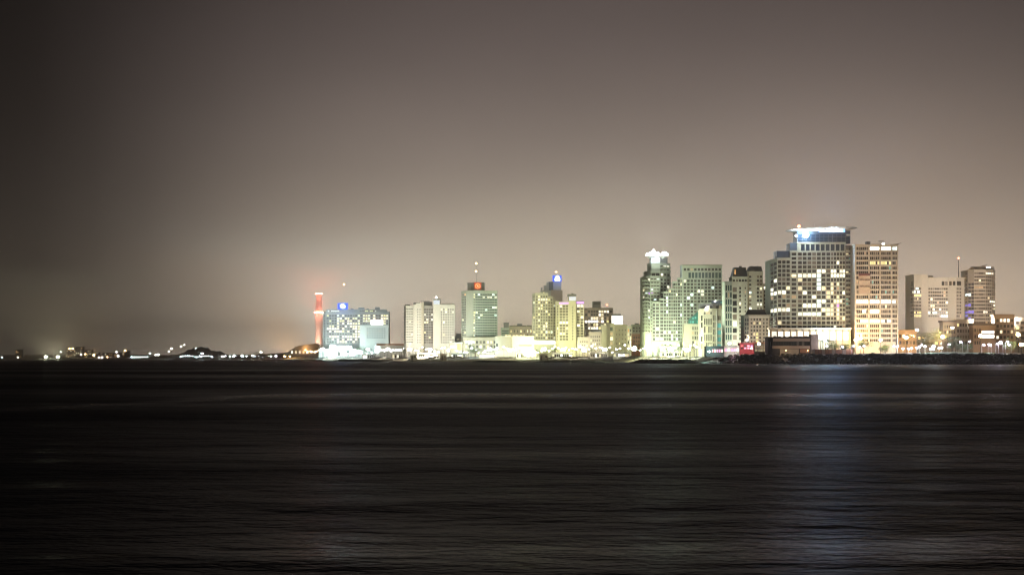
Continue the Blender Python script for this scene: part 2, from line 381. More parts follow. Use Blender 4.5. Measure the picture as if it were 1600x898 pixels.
for yy in (437, 447):                                   # two lines of faded lettering, too small to read
    for i in range(8):
        x = 1343.6 + i * 2; mb = MB(); DD = 1440 - 1.66
        mb.box((X(x + .3, DD), DD, Z(yy, 1440)), (.22, .1, 1.3), 0); 
        if i % 2: mb.box((X(x + .9, DD), DD - .003, Z(yy - rng.choice((-1, 1, 0)) * 1.2, 1440)), (.55, .1, .22), 0, tilt=rng.choice((0, .5, -.5)))
        else: mb.box((X(x + 1.2, DD), DD, Z(yy + .5, 1440)), (.2, .1, .8), 0)
        mb.build('banner_letter', INK, b.root)
b.block('roof_plant', 1354, 1360, 376.5, 383.5, 6, 6, METAL)
b.block('roof_plant', 1362, 1392, 380.4, 383.4, 6, 8, PLANT); b.block('roof_plant', 1373, 1381, 375.2, 376.2, 8, 3, METAL)
for x in (1375, 1380): b.rod('roof_strut', x, 375.6, 383, 9, .15, METAL)
b.rod('crane_arm', 1393, 379, 383, 5, .3, METAL, 1408); b.rod('crane_arm', 1388, 380.5, 383, 5, .25, METAL, 1399)
b.bulb('roof_lamp', 1380, 381.6, 1, .9, EMW)
b.finish()

# ---- C, D: the two blocks at the far right
b = Building('office_building', 'grey-brown twin-wing block with blank concrete piers and tall mast, right of the orange-lit tower', 1730, 1464, 3, 'conc', 'building')
b.lit((1429, 1440, 447.5, 453, 'cool', .7), (1429, 1440, 453, 458, 'cool', .4), (1429, 1440, 459, 464, 'yel', .9), (1429, 1440, 484, 495, 'yel', .9), (1450, 1468, 484.5, 490.5, 'cool', .8),
      (1456, 1471, 479.5, 484.5, 'white', .6), (1468, 1481, 490, 494, 'cool', .6), (1494, 1499, 479, 485, 'white', .8))
b.vol([(1421.6, 12), (1428, 0), (1440, 0), (1450, 2)], 430, panels=[P(1422, 1427.7, 448, 496, 2, 9, .8, .5, .05), P(1422.4, 1427.2, 438.5, 446.8, 1, 1, .9, .95, 0), P(1428.5, 1439.7, 448, 496, 5, 9, .8, .5, .04)], depth=20)
b.block('roof_plant', 1426.5, 1446, 428.5, 430, 6, 8, PLANT); b.block('roof_plant', 1447, 1458, 429.6, 436, 14, 8, WALL['dkgrey'])
b.vol([(1450, 8), (1481.4, 8), (1494, 4), (1507, 12)], 434, panels=[P(1450.4, 1481, 448, 496, 9, 9, .82, .48, .06), P(1471, 1481.2, 438.6, 445.6, 2, 1, .85, .95, 0), P(1482, 1493.6, 438.6, 445.6, 2, 1, .6, .95, 0), P(1495, 1502.4, 438.6, 445.6, 1, 1, .95, .95, 0), P(1494.6, 1502.6, 448, 496, 3, 9, .8, .5, .1)], depth=20)
for x in (1455, 1470, 1478): b.block('roof_plant', x, x + 5, 432.6, 434, 12, 4, PLANT)
b.rod('mast', 1497.8, 403, 434, 14, .45, METAL); b.bulb('warning_lamp', 1497.8, 401.8, 14, .6, EMR)
b.finish()
b = Building('office_tower', 'rounded grey tower ringed with dark window bands, right of the masted block', 1770, 1532, 4, 'conc', 'skyscraper')
b.lit((1508, 1522, 459, 464.5, 'cool', .8), (1507, 1522, 472, 479, 'blue', .9), (1507, 1522, 485.6, 492, 'blue', .8), (1507, 1522, 492, 499, 'blue', .3), (1547, 1556, 466, 477, 'white', .8), (1547, 1556, 489, 496, 'yel', .9),
      (1538, 1546, 485, 491, 'white', .5), (1522, 1530, 485, 491, 'cool', .4), (1540, 1556, 424, 429, 'white', .5), (1523, 1537, 448, 453, 'dim', .6))
rp = [P(1512.4, 1521.8, 441, 506, 2, 12, .92, .7, .02, base='navy')]
for x0, x1, n in ((1507.8, 1511.8, 1), (1522.4, 1539.8, 5), (1540.3, 1549.6, 3), (1550.3, 1554.8, 2)): rp.append(P(x0, x1, 424, 512, n, 16, .96, .42, .03))
b.vol([(1507.6, 22), (1512, 7), (1522, 0), (1540, 0), (1550, 6), (1555, 20)], 422.3, panels=rp, depth=16)
b.vol([(1517, 9), (1554, 9)], 418.4, 422.5, wall='dkgrey', depth=8, parapet=.3)
b.block('roof_fin', 1520, 1553, 415.6, 418.3, 8, 9, WALL['dkgrey']); b.rod('roof_strut', 1532, 413, 416, 10, .5, METAL, 1542)
b.block('roof_light', 1541, 1548, 416.2, 417.6, 7.6, .3, K['hot'])
b.finish()

# ---- E: tower with glowing crown
b = Building('hotel_tower', 'slim rounded tower with terraced balconies and a glowing white crown on top', 1813, 1026, 5, 'green', 'skyscraper')
b.lit((1012, 1020, 454, 460, 'purple', .9), (1010, 1016, 435, 440, 'white', .9), (1036, 1044, 415, 419, 'white', .6))
kn = ('white', 'warm', 'cool')
b.vol([(1003, 22), (1007.5, 8), (1016, 0), (1031, 0), (1048, 16)], 432.5, panels=[P(1003.6, 1007.3, 434, 520, 1, 16, .8, .5, .1, kn, balc=1.2), P(1008, 1015.6, 434, 520, 2, 16, .78, .5, .14, kn, balc=1.3), P(1016.4, 1030.6, 434, 520, 3, 16, .78, .52, .16, kn, balc=1.4), P(1031.6, 1047, 434, 520, 3, 16, .6, .5, .12, kn)])
b.vol([(1007.8, 14), (1017, 3), (1031, 3), (1047.4, 17)], 424.4, 432.8, panels=[P(1018, 1030.6, 425, 432, 2, 1, .8, .6, .2, kn), P(1032, 1047, 425, 432, 3, 1, .7, .5, .2, kn)], depth=18)
b.vol([(1013.5, 12), (1018, 5), (1031, 5), (1047, 18)], 411.5, 424.6, panels=[P(1031.6, 1046.4, 413, 424, 3, 2, .8, .5, .2, kn, balc=1.2)], depth=14)
b.vol([(1031.5, 8), (1043, 14)], 403, 411.7, wall='dkgrey', depth=10)
D = 1813; cr = MB(); cc = (X(1026.5, D + 15), D + 15, Z(411.5, D))
cr.lathe(cc, [(6.6, 0), (6.8, 4.5), (9.0, 7.0), (9.2, 8.6), (8.8, 9.0), (0.1, 9.2)], 28); cr.build('crown', METALW, b.root)
cl = MB(); cl.lathe(cc, [(9.3, 7.1), (9.9, 7.3), (9.9, 8.5), (9.3, 8.7), (9.3, 7.1)], 28); cl.build('crown_light', FLOODW, b.root)
b.block('crown_panel', 1017.5, 1030.8, 402.6, 410.6, 5.5, 1.0, glow('crown_panel_ice', (.8, .93, 1), 1.5))
cn = MB(); cn.lathe((cc[0] - 3, cc[1], cc[2] + 9), [(4.2, 0), (2.0, 1.6), (.2, 4.5)], 12); cn.build('cupola', FLOODW, b.root)
b.rod('spire', 1021, 386.8, 395, 15, .2, METAL)
for x, y in ((1012, 396.2), (1016.5, 395), (1022, 393.6), (1028, 395), (1036, 394.6), (1039, 394.4), (1042, 396)): b.bulb('crown_lamp', x, y, 6, .9, EMC)
light(b.root, (X(1026, D), D + 2, Z(394.5, D)), (.85, .93, 1), 14000, 1.5); added_uplight(b.root, (X(1026, D), D + 2, Z(395, D)), (.85, .93, 1), 260e3, 2)
b.finish()

# ---- F: the stepped terrace building
b = Building('apartment_tower', 'broad pale tower with small square windows whose left side steps down in terraces', 1800, 1082, 6, 'green', 'skyscraper')
b.lit((1114, 1128, 440, 446, 'white', .8), (1090, 1101, 450, 463, 'white', .5), (1086, 1093, 426, 432, 'cool', .2), (1040, 1060, 471, 480, 'white', .3))
r0, pt = 436.0, 5.35
b.vol([(1066, 0), (1128, 0)], 414.8, panels=[P(1067.5, 1127.4, 417.4, 424.4, 11, 1, .6, .55, .02), P(1075, 1127.4, 425.4, 434.6, 10, 1, .72, .92, .0, base='teal'), P(1067.5, 1127.4, r0, r0 + 18 * pt, 11, 18, .62, .56, .07, ('white', 'warm', 'cool'))], depth=24)
for (x0, x1, k) in ((1059, 1066, 0), (1052, 1059, 1), (1044.5, 1052, 3), (1037, 1044.5, 4), (1031, 1037, 6), (1020, 1031, 7)):
    t = r0 + k * pt; n = max(1, round((x1 - x0) / 5.35))
    b.vol([(x0, 1.5 if k % 2 else 0), (x1, 1.5 if k % 2 else 0)], t - .6, panels=[P(x0 + .2, x0 + 3.6, t, r0 + 18 * pt, 1, 18 - k, .98, .66, .08, ('white', 'warm')), P(x0 + 3.8, x1 - .2, t, r0 + 18 * pt, max(1, round((x1 - x0 - 4) / 5.35)), 18 - k, .64, .56, .12, ('white', 'warm', 'cool'))] if x1 - x0 > 6.5 else [P(x0 + .2, x1 - .2, t, r0 + 18 * pt, 1, 18 - k, .8, .6, .1, ('white', 'warm'))], depth=9)  # wide dark panes stand in for shade in the balcony recesses
    if k: b.block('terrace', x0 - 3.5, x0 + .2, t - .4, t + .6, 3, 5, WALL['green'])
b.block('roof_slab', 1066, 1129, 414, 415, -.6, 24, WALL['conc'])
for x, w in ((1088, 2.5), (1102, 6), (1110.5, 3)): b.block('roof_plant', x, x + w, 412.9, 414.1, 8, 3, METAL)
b.rod('antenna', 1100, 405.5, 414, 12, .12, METAL)
b.block('podium', 1018, 1062, 533.5, 545, -6, 6, WALL['green'])
b.finish()

# ---- small cream house with the teal glass wedge
b = Building('apartment_house', 'small cream house with a wedge of teal glazing, in front of the terraced tower', 1740, 1081, 7, 'cream')
b.vol([(1069, 0), (1094, 0)], 507.4, panels=[P(1080.5, 1093, 509, 546, 3, 5, .6, .55, .06)], depth=16)
tw = MB(); D = 1740
tw.prism([(X(1075.5, D), D + 1), (X(1093.4, D), D + 1), (X(1093.4, D), D + 9), (X(1075.5, D), D + 9)], Z(507.2, D), [Z(500, D), Z(484, D), Z(484, D), Z(500, D)])
tw.build('glazed_wedge', glass('curtain_wall_teal', (0.03, 0.2, 0.17)), b.root)
for i in range(4):
    for j in range(2):
        if (i + j) % 3: b.block('window', 1078 + i * 3.7, 1080.6 + i * 3.7, 496.2 + j * 5 - i * (.9 if j == 0 else 0), 499.5 + j * 5 - i * (.9 if j == 0 else 0), .6, .3, K['tealit'])
b.finish()

# ---- G: hexagonal-looking house with turquoise windows
b = Building('apartment_house', 'many-sided pale house with tall slit windows, one bright white pier and turquoise panes', 1700, 1113, 8, 'cream')
b.lit((1119, 1127, 503, 512, 'cool', .0), (1097, 1110, 505, 520, 'yel', .2))
b.vol([(1093.6, 10), (1099, 3), (1113, 0), (1119, 1), (1128.5, 2), (1133.7, 8)], 483.2, panels=[P(1094, 1098.7, 491, 546, 1, 5, .6, .75, .1), P(1099.5, 1112.6, 496, 546, 4, 4, .5, .78, .1, ('yel', 'warm')), P(1099.5, 1112.6, 486, 492, 4, 1, .6, .6, .3), P(1113.4, 1118.6, 491, 546, 2, 5, .5, .75, .05), P(1119.6, 1128, 491, 502, 1, 1, .62, .6, 0), P(1119.6, 1128, 503, 546, 1, 4, .68, .62, 0, base='tealit'), P(1129, 1133.2, 491, 546, 1, 6, .6, .6, .1)], depth=18)
b.block('pier', 1118.9, 1120.6, 484, 547, -.2, 1.0, WALL['white']); b.block('pier', 1126.9, 1128.6, 484, 547, .4, 1.0, WALL['white'])
b.vol([(1093, 11), (1103, 5), (1133.5, 5)], 474.4, 483.6, wall='dkgrey', depth=12, parapet=.4, panels=[P(1104, 1133, 476.5, 482.6, 6, 1, .8, .7, .3, ('white', 'tealit', 'dim'))])
b.vol([(1112, 7), (1131, 7)], 469.6, 474.6, wall='slate', depth=8, parapet=.3)
b.bulb('roof_lamp', 1104.5, 481.5, 1.5, 1.1, EMW); b.bulb('roof_lamp', 1117.5, 470.4, 5, .5, EMW)
b.block('roof_sign', 1126, 1131.5, 470.4, 473.6, 6.5, .3, K['tealit'])
b.finish()

# ---- H: stepped cream tower with dark mansard roofs
b = Building('apartment_tower', 'cream stepped tower with slate mansard roofs between the terraced tower and the helipad tower', 1620, 1165, 9, 'green', 'skyscraper')
b.lit((1143, 1150, 453, 459, 'white', .9), (1167, 1174, 453, 457, 'cool', .9), (1174, 1180, 452, 456, 'cool', .9), (1183, 1190, 470, 478, 'white', .8), (1145, 1156, 490, 496, 'warm', .6))
b.vol([(1132.5, 6), (1144, 2)], 440.6, panels=[P(1133, 1143.6, 444, 532, 3, 8, .6, .74, .03, base='teal')], depth=20)
b.vol([(1144, 0), (1168, 0)], 433.5, panels=[P(1144.6, 1151.6, 447, 532, 1, 8, .9, .7, .05), P(1153, 1160, 447, 532, 1, 14, .4, .5, .05), P(1162, 1167, 447, 532, 1, 14, .35, .4, .05), P(1144.6, 1167.6, 435, 441, 5, 1, .6, .6, .05)], depth=24)
b.vol([(1168, 2), (1192, 2)], 425, panels=[P(1168.6, 1176, 429, 534, 1, 17, .45, .42, .06), P(1182, 1191.4, 429, 534, 2, 17, .6, .5, .08)], depth=24)
b.vol([(1192, 6), (1197.6, 6)], 444.4, panels=[P(1192.6, 1197.2, 446, 530, 1, 14, .6, .5, .05)], depth=18)
b.block('balcony_column', 1183, 1192, 446, 446.8, -.5, 2, WALL['cream'])
rf = MB(); D = 1620
for x0, x1, y0, y1, dd in ((1144.4, 1168, 417.2, 433.5, 2), (1169, 1192, 415.4, 425, 4)):
    a, c = X(x0, D + dd), X(x1, D + dd); t = Z(y0, D); z = Z(y1, D) + .02; q = (c - a) * .16
    rf.quad(((a, D + dd, z), (c, D + dd, z), (c - q * .4, D + dd + 4, t), (a + q, D + dd + 4, t)))
    rf.quad(((c, D + dd, z), (c, D + dd + 20, z), (c - q * .4, D + dd + 16, t), (c - q * .4, D + dd + 4, t)))
    rf.quad(((c, D + dd + 20, z), (a, D + dd + 20, z), (a + q, D + dd + 16, t), (c - q * .4, D + dd + 16, t)))
    rf.quad(((a, D + dd + 20, z), (a, D + dd, z), (a + q, D + dd + 4, t), (a + q, D + dd + 16, t)))
    rf.quad(((a + q, D + dd + 4, t), (c - q * .4, D + dd + 4, t), (c - q * .4, D + dd + 16, t), (a + q, D + dd + 16, t)))
rf.build('roof', surf('roof_slate', (.07, .08, .095), .5, .3, .3), b.root)
b.block('stair_light', 1147.8, 1149.6, 421, 428.5, 1.4, .4, K['orange'])
for x in (1155, 1173, 1182): b.block('roof_plant', x, x + 4, 414.8, 417.4, 9, 3, METAL)
b.finish()

# ---- I: bright cream house in front
b = Building('apartment_house', 'bright cream house with small dark hip roof at the left edge of the helipad tower', 1480, 1183, 10, 'cream')
b.vol([(1162.6, 6), (1170.5, 0), (1202.4, 0)], 493.4, panels=[P(1163.2, 1170, 496, 536, 2, 6, .66, .7, .1, ('cool', 'warm'), base='navy'), P(1172, 1190, 496, 536, 4, 7, .55, .5, .2, ('warm', 'yel')), P(1191, 1201, 496, 536, 2, 7, .4, .5, .1)], depth=20)
rf = MB(); D = 1480; a, c = X(1167, D), X(1199.5, D); z, t = Z(493.4, D) + .05, Z(483.2, D); q = (c - a) * .14
rf.quad(((a, D + 1, z), (c, D + 1, z), (c - q, D + 6, t), (a + q, D + 6, t))); rf.quad(((c, D + 1, z), (c, D + 18, z), (c - q, D + 13, t), (c - q, D + 6, t)))
rf.quad(((c, D + 18, z), (a, D + 18, z), (a + q, D + 13, t), (c - q, D + 13, t))); rf.quad(((a, D + 18, z), (a, D + 1, z), (a + q, D + 6, t), (a + q, D + 13, t)))
rf.quad(((a + q, D + 6, t), (c - q, D + 6, t), (c - q, D + 13, t), (a + q, D + 13, t))); rf.build('roof', RTILE, b.root)
b.block('cornice', 1170, 1203, 494.6, 496, -.8, .75, WALL['white'])
b.finish()

# ---- J, K, L, M, N and neighbours: the middle group
b = Building('hotel_tower', 'yellow-green lit hotel with a stepped round shoulder, left of the violet-topped hotel', 2350, 850, 11, 'cream', 'hotel')
b.lit((832, 838, 470, 474, 'white', .7), (846, 858, 464, 468, 'white', .9), (833, 842, 492, 499, 'hot', .8), (848, 858, 507, 512, 'white', .8), (852, 862, 516, 521, 'cool', .7), (836, 850, 480, 485, 'warm', .6))
kk = ('white', 'warm', 'warm')
b.vol([(832, 14), (836, 4), (856, 0)], 458.6, panels=[P(832.4, 835.8, 461, 530, 1, 15, .5, .5, .1, kk), P(836.6, 855.8, 461, 530, 5, 15, .56, .5, .12, kk)])
b.vol([(856, 0), (864, 1.5)], 463.8, panels=[P(856.3, 863.8, 466, 530, 2, 14, .6, .5, .12, kk)])
b.vol([(864, 1.5), (869, 5)], 470.2, panels=[P(864.3, 868.6, 475, 530, 1, 12, .6, .5, .1, kk)])
b.block('podium', 831, 869, 531, 548, -8, 8, WALL['white'])
b.block('added_roof_floodlight', 849, 850.5, 455.6, 457.4, 14, .5, K['warm'])  # added floodlight, brightens the dark tower behind
light(b.root, (X(850, 2368), 2368, Z(455, 2350)), (1, .86, .68), 60000, 1.0, spot=radians(80), aim=(X(864, 2480), 2480, Z(447, 2480)), blend=.6)
for i in range(9): b.block('shop_window', 832.5 + i * 4, 835.5 + i * 4, 533, 537.5, -8.2, .15, K['hot'])
b.finish()
b = Building('office_tower', 'dark stepped tower topped by a glowing blue sign box, behind the yellow-green hotel', 2480, 862, 12, 'grey', 'skyscraper')
b.vol([(845, 0), (861, 0)], 454, parapet=.5); b.vol([(861, -1), (879, 3)], 453.6, wall='tan', parapet=.5)
b.vol([(845, 6), (847.5, 6)], 449, 454.2, parapet=.3, depth=10); b.vol([(849.5, 6), (854, 6)], 445.5, 454.2, wall='grey', parapet=.3, depth=10)
b.vol([(854, 5), (857.4, 5)], 440.5, 454.2, parapet=.3, depth=10); b.vol([(857.4, 4), (864.4, 4)], 440, 454.2, wall='slate', parapet=.3, depth=12, panels=[P(858, 864, 441, 454, 4, 1, .5, .95, 0, base='navy')])
b.vol([(864.4, 3), (877, 3)], 440, 454.2, wall='grey', parapet=0, depth=14)
b.block('sign_box', 863.6, 877.4, 430, 440, 1.5, 14, SIGNB)
em = MB(); D = 2481; cx, cz = X(871, D), Z(436, D)
pts = [(-3.1, -1.9), (3.1, -1.9), (3.1, 0.6), (2.2, 2.6), (.9, 3.9), (-.9, 3.9), (-2.2, 2.6), (-3.1, .6)]
em.v += [(cx + a, D - .3, cz + c) for a, c in pts] + [(cx + a, D + .2, cz + c) for a, c in pts]; n = len(pts)
em.f.append(tuple(range(n))); em.m.append(0)
for i in range(n): em.f.append((i, i + n, (i + 1) % n + n, (i + 1) % n)); em.m.append(0)
em.build('sign_emblem', SIGNW, b.root); b.block('sign_mark', 870.3, 871.8, 434, 437.4, .3, .3, SIGNB)
b.rod('antenna', 869.2, 425.5, 430, 8, .15, METAL); b.bulb('warning_lamp', 869.2, 424.4, 8, .6, EMO)
light(b.root, (X(871, 2475), 2475, Z(434, 2480)), (.15, .3, 1), 6000, 2); added_uplight(b.root, (X(871, 2475), 2475, Z(434, 2480)), (.12, .25, 1), 130e3, 2)
b.finish()
b = Building('hotel_tower', 'pale hotel with a blank central pier and violet tube lights along its roof', 2300, 891, 13, 'cream', 'hotel')
b.lit((876, 886, 500, 505, 'white', .9), (876, 882, 520, 524, 'warm', .6), (902, 912, 474, 482, 'white', .6), (876, 888, 475, 480, 'white', .5))
b.vol([(868.8, 4), (873.5, 0), (888.6, 0)], 472, panels=[P(869.2, 873.2, 476, 532, 1, 13, .5, .5, .05), P(874, 888.2, 476, 532, 3, 13, .68, .64, .1, kk)])
b.vol([(888.6, -2), (900, -2)], 463, panels=[P(892.5, 897, 478, 532, 1, 12, .4, .4, .05)])
b.block('pier_cap', 887, 900.6, 459.6, 463, -2.5, 14, WALL['dkgrey']); b.block('pier_wash_glow', 889.4, 899.6, 463.6, 469.5, -2.3, .3, glow('pier_wash_light', (.8, .82, 1.0), .9)); b.block('roof_plant', 893, 896, 458, 459.7, 2, 3, METAL)  # glowing panel stands in for light washing the pier top
b.vol([(900, 1), (912.6, 3)], 470.6, panels=[P(900.8, 912.2, 475.6, 532, 2, 13, .72, .66, .08, kk)])
b.block('roof_tube_light', 873.6, 888.2, 472.3, 474.6, -.4, .35, VIO); b.block('roof_tube_light', 901, 912.2, 471, 474.4, .4, .35, VIO)
b.finish()
b = Building('apartment_block', 'brown grid block with many lit windows and a penthouse box, right of the violet-topped hotel', 2480, 936, 14, 'tan')
b.lit((913, 945, 500.5, 505, 'hot', .9))
b.vol([(913, 6), (918, 0), (952, 0), (958, 8)], 481.8, panels=[P(913.4, 917.8, 484, 515, 1, 6, .8, .5, .3), P(918.5, 951.6, 484, 515, 8, 6, .74, .6, .38, ('warm', 'yel', 'white', 'dim')), P(952.4, 957.6, 484, 515, 1, 6, .8, .5, .4)], depth=20)
b.vol([(926, 5), (938.6, 5)], 470.6, 482, wall='dkgrey', parapet=.3, depth=12, panels=[P(927.5, 938, 472.4, 476, 1, 1, .9, .8, 0)])
b.rod('antenna', 948.5, 477, 482, 6, .15, METAL); b.bulb('warning_lamp', 948.5, 476, 6, .6, EMR)
b.finish()
b = Building('apartment_block', 'dim olive-green block under a white rooftop wall set glowing, left of the orange-lit brick house', 2250, 960, 15, 'conc')
b.lit((963, 980, 534, 540, 'warm', .5))
b.vol([(939.5, 0), (948, 0)], 508.6, depth=18); b.vol([(948, 3), (960, 3)], 506, panels=[P(952, 958.6, 510, 540, 1, 4, .6, .7, .05, base='teal')], depth=18)
b.vol([(960, 0), (980, 2)], 508, panels=[P(961, 979.5, 512, 540, 4, 4, .25, .25, .2)], depth=18)
b.vol([(980, -1), (987, -1)], 511, wall='white', panels=[P(980.4, 986.6, 513, 544, 2, 5, .6, .6, .6, ('orange', 'white', 'warm'))], depth=12)
b.block('added_roof_floodlight', 948.5, 950, 504.4, 506, 14, .5, K['warm'])  # added floodlight, brightens the brown grid block behind
light(b.root, (X(949, 2268), 2268, Z(503.5, 2250)), (1, .9, .66), 170000, 1.0, spot=radians(85), aim=(X(936, 2480), 2480, Z(494, 2480)), blend=.6)
sc = MB(); D = 2256; sc.prism([(X(956, D), D), (X(973, D), D), (X(973, D), D + 2), (X(956, D), D + 2)], Z(506.5, D - 6), [Z(493, D - 6), Z(493.6, D - 6), Z(493.6, D - 6), Z(493, D - 6)])
sc.build('glowing_roof_wall', FLOODW, b.root); b.block('roof_wall_frame', 955.4, 970, 489.8, 492.6, 9, 3, METAL)  # lit white wall, its brightness put in as its own glow
b.rod('roof_wall_strut', 958, 506, 509, 7, .3, METAL); b.rod('roof_wall_strut', 971, 506, 509, 7, .3, METAL)
b.finish()
b = Building('terrace_house', 'low white stepped house overexposed by beach lights below the brown grid block', 2130, 921, 16, 'cream', 'house')
b.vol([(903, 0), (920.5, 0)], 527.5, panels=[P(905, 919, 531, 548, 4, 3, .4, .4, .2)], depth=14)
b.vol([(920.5, 2), (939, 2)], 519.6, panels=[P(922, 938, 523, 546, 5, 4, .4, .45, .1)], depth=14)
b.block('awning', 923, 940, 515, 519.6, 5, 8, WALL['slate'])
b.finish()
b = Building('brick_house', 'low orange-lit brick house with small windows left of the terraced tower', 2080, 1003, 17, 'brick', 'house')
b.vol([(988, 3), (1008, 0), (1018.5, 0)], 521.6, panels=[P(989, 1007.5, 524, 542, 5, 3, .5, .5, .15, ('orange', 'warm')), P(1008.6, 1017.6, 523.6, 538, 2, 2, .5, .5, .5, ('orange',))], depth=16)
b.block('roof_slab', 987.5, 1019, 520.6, 521.6, -.5, 17, WALL['cream'])
b.finish()
b = Building('apartment_house', 'pale green low house half hidden behind the orange-lit brick house', 2300, 1000, 18, 'green', 'house')
b.vol([(987, 0), (1012, 0)], 508, panels=[P(988, 1011, 510, 524, 5, 3, .5, .5, .1)], depth=16); b.block('roof_plant', 992, 998, 504.6, 508, 4, 5, PLANT)
b.finish()

# ---- T: low group left of the hotel pair
b = Building('office_building', 'long low tan building with few lit windows between the red-emblem tower and the yellow-green hotel', 2420, 806, 19, 'tan')
b.lit((796, 800, 515, 519, 'warm', 1), (811, 815, 514.5, 519, 'warm', 1), (822, 828, 514.5, 519, 'warm', 1))
b.vol([(795.5, 0), (834, 0)], 510.6, panels=[P(796, 832, 514, 534, 7, 3, .28, .5, .15, kk)], depth=20)
b.block('roof_rail', 796, 822, 508.2, 510.4, 3, .6, WALL['dkgrey']); b.block('roof_plant', 808, 816, 505.6, 508.2, 5, 6, PLANT); b.block('roof_plant', 823, 831, 508, 510.6, 3, 5, WALL['dkgrey'])
b.vol([(782.6, -3), (795.6, -3)], 513, wall='green', depth=18, panels=[P(784, 795, 515, 529, 1, 4, .95, .45, .0, base='teal')]); b.vol([(787, -2), (795, -2)], 504.8, 513.2, wall='dkgrey', depth=10)
b.finish()
b = Building('assembly_hall', 'low white hall front washed with warm light stripes below the long tan building', 2275, 804, 20, 'cream', 'hall')
b.vol([(774, 2), (800, 0), (834, 4)], 526, panels=[P(775, 778.5, 536, 541, 1, 1, .9, .9, 0), P(810, 832, 538, 541, 1, 1, .95, .6, 0)], depth=22)
for i in range(10): b.block('fin', 778 + i * 2.5, 778.8 + i * 2.5, 527, 547, -1.2, 1.1 - .01 * i, WALL['cream'])
for x in (789, 794, 801, 806, 812): b.block('roof_light_box', x, x + 4, 523.2, 525.4, 3, 1.5, K['warm'])
b.finish()

# ---- R: white hotel with piers
b = Building('hotel_tower', 'wide cream-white hotel with blank piers and dark gridded centre, left of the red-emblem tower', 2430, 670, 21, 'white', 'hotel')
b.lit((666, 674, 496.5, 501, 'white', .8), (664, 676, 488, 494, 'white', .4))
yy0, yy1, nr = 481.4, 536.8, 14
b.vol([(631, 8), (634, 2), (646, 1)], 478.6, panels=[P(631.3, 633.8, yy0, yy1, 1, nr, .5, .45, 0), P(634.6, 645.6, yy0, yy1, 3, nr, .8, .45, .04, balc=1.4)])
b.vol([(646, -1), (650.4, -1)], 476.6); b.vol([(650.4, 0), (658.4, 0)], 474.6, panels=[P(651, 658, yy0, yy1, 2, nr, .36, .36, .03)])
b.vol([(658.4, -1.5), (661.8, -1.5)], 474.2, wall='cream')
b.vol([(661.8, 5), (677, 5)], 478, wall='grey', panels=[P(662.2, 676.8, yy0, yy1, 4, nr, .74, .62, .08, kk)])
b.vol([(677, -2), (687.4, -2)], 467.8); b.vol([(687.4, 0), (710.4, 0)], 477, panels=[P(688, 709.6, yy0, yy1, 6, nr, .5, .5, .05, kk)])
b.block('pier_cap', 676.4, 687.6, 467, 468.6, -2.4, 10, WALL['dkgrey']); b.bulb('roof_lamp', 681.5, 464.6, 0, .9, EMW); b.rod('antenna', 681.5, 465, 468, 0, .15, METAL)
b.block('pier_wash_glow', 677.6, 686.8, 469.4, 475, -2.3, .3, glow('pier_wash_cool', (.78, .85, 1), .8))  # cool light on the pier top put in as a glowing panel
for x0, x1, y0 in ((633, 640, 475), (646, 656, 472.5), (662, 675, 471)): b.block('roof_plant', x0, x1, y0, 478, 8, 8, WALL['dkgrey'])
b.block('roof_canopy', 657, 671, 470, 470.7, 6, 8, METAL); b.block('roof_plant', 690, 704, 474.6, 477, 8, 6, PLANT); b.block('stair_head', 706, 709.6, 473.5, 477, 5, 5, WALL['white'])
b.finish()

# ---- S: slab tower with the round red emblem
b = Building('hotel_tower', 'banded slab tower with a dark penthouse bearing a round orange-red emblem and a tall antenna', 2400, 750, 22, 'green', 'hotel')
b.lit((760, 777, 462, 466, 'white', .8), (770, 777, 478, 482, 'white', .8), (739, 742, 470, 530, 'warm', .5))
b.vol([(721, 24), (728.6, 8), (739.4, 0), (777, 7)], 454.8, panels=[P(721.6, 728.2, 457.6, 537, 2, 20, .7, .5, .08, ('warm', 'orange')), P(739.8, 742, 458, 530, 1, 18, .7, .5, .2), P(742.8, 776.4, 458, 530, 9, 18, .9, .48, .07, ('white', 'cool', 'cool'), base='teal')], depth=16)
b.vol([(730.4, 12), (736, 8), (757, 8)], 441.6, 455, wall='dkgrey', depth=12, parapet=.4)
for x in (738.5, 744, 751): b.block('roof_plant', x, x + 5, 440.4, 441.7, 11, 4, METAL)
D = 2407; cx, cz = X(746.4, D), Z(446.4, 2400)
bk = MB(); bk.box((cx, D + .5, cz), (8.6, .3, 8.6)); bk.build('emblem_back', SIGNDR, b.root)
rg = MB(); N = 24
for k in range(N):
    a0, a1 = 2 * pi * k / N, 2 * pi * (k + 1) / N
    for ri, ro in ((2.1, 3.0),):
        q = [(cx + r * cos(a), cz + r * sin(a)) for r, a in ((ri, a0), (ro, a0), (ro, a1), (ri, a1))]
        rg.quad([(x, D, z) for x, z in q][::-1]); rg.quad([(q[1][0], D, q[1][1]), (q[1][0], D + .35, q[1][1]), (q[2][0], D + .35, q[2][1]), (q[2][0], D, q[2][1])]); rg.quad([(q[0][0], D, q[0][1]), (q[3][0], D, q[3][1]), (q[3][0], D + .35, q[3][1]), (q[0][0], D + .35, q[0][1])])
rg.build('emblem_ring', SIGNR, b.root)
mk = MB(); mk.box((cx - .2, D + .1, cz + .4), (1.9, .3, .6), 0, 0, -.5); mk.box((cx + .3, D + .1, cz - .5), (1.5, .3, .55), 0, 0, -.5); mk.build('emblem_mark', SIGNRW, b.root)
b.rod('antenna', 744, 411, 441, 14, .22, METAL)
b.bulb('warning_lamp', 744.2, 410.6, 14, .6, EMO); b.bulb('warning_lamp', 744, 423, 13.4, .6, EMO)
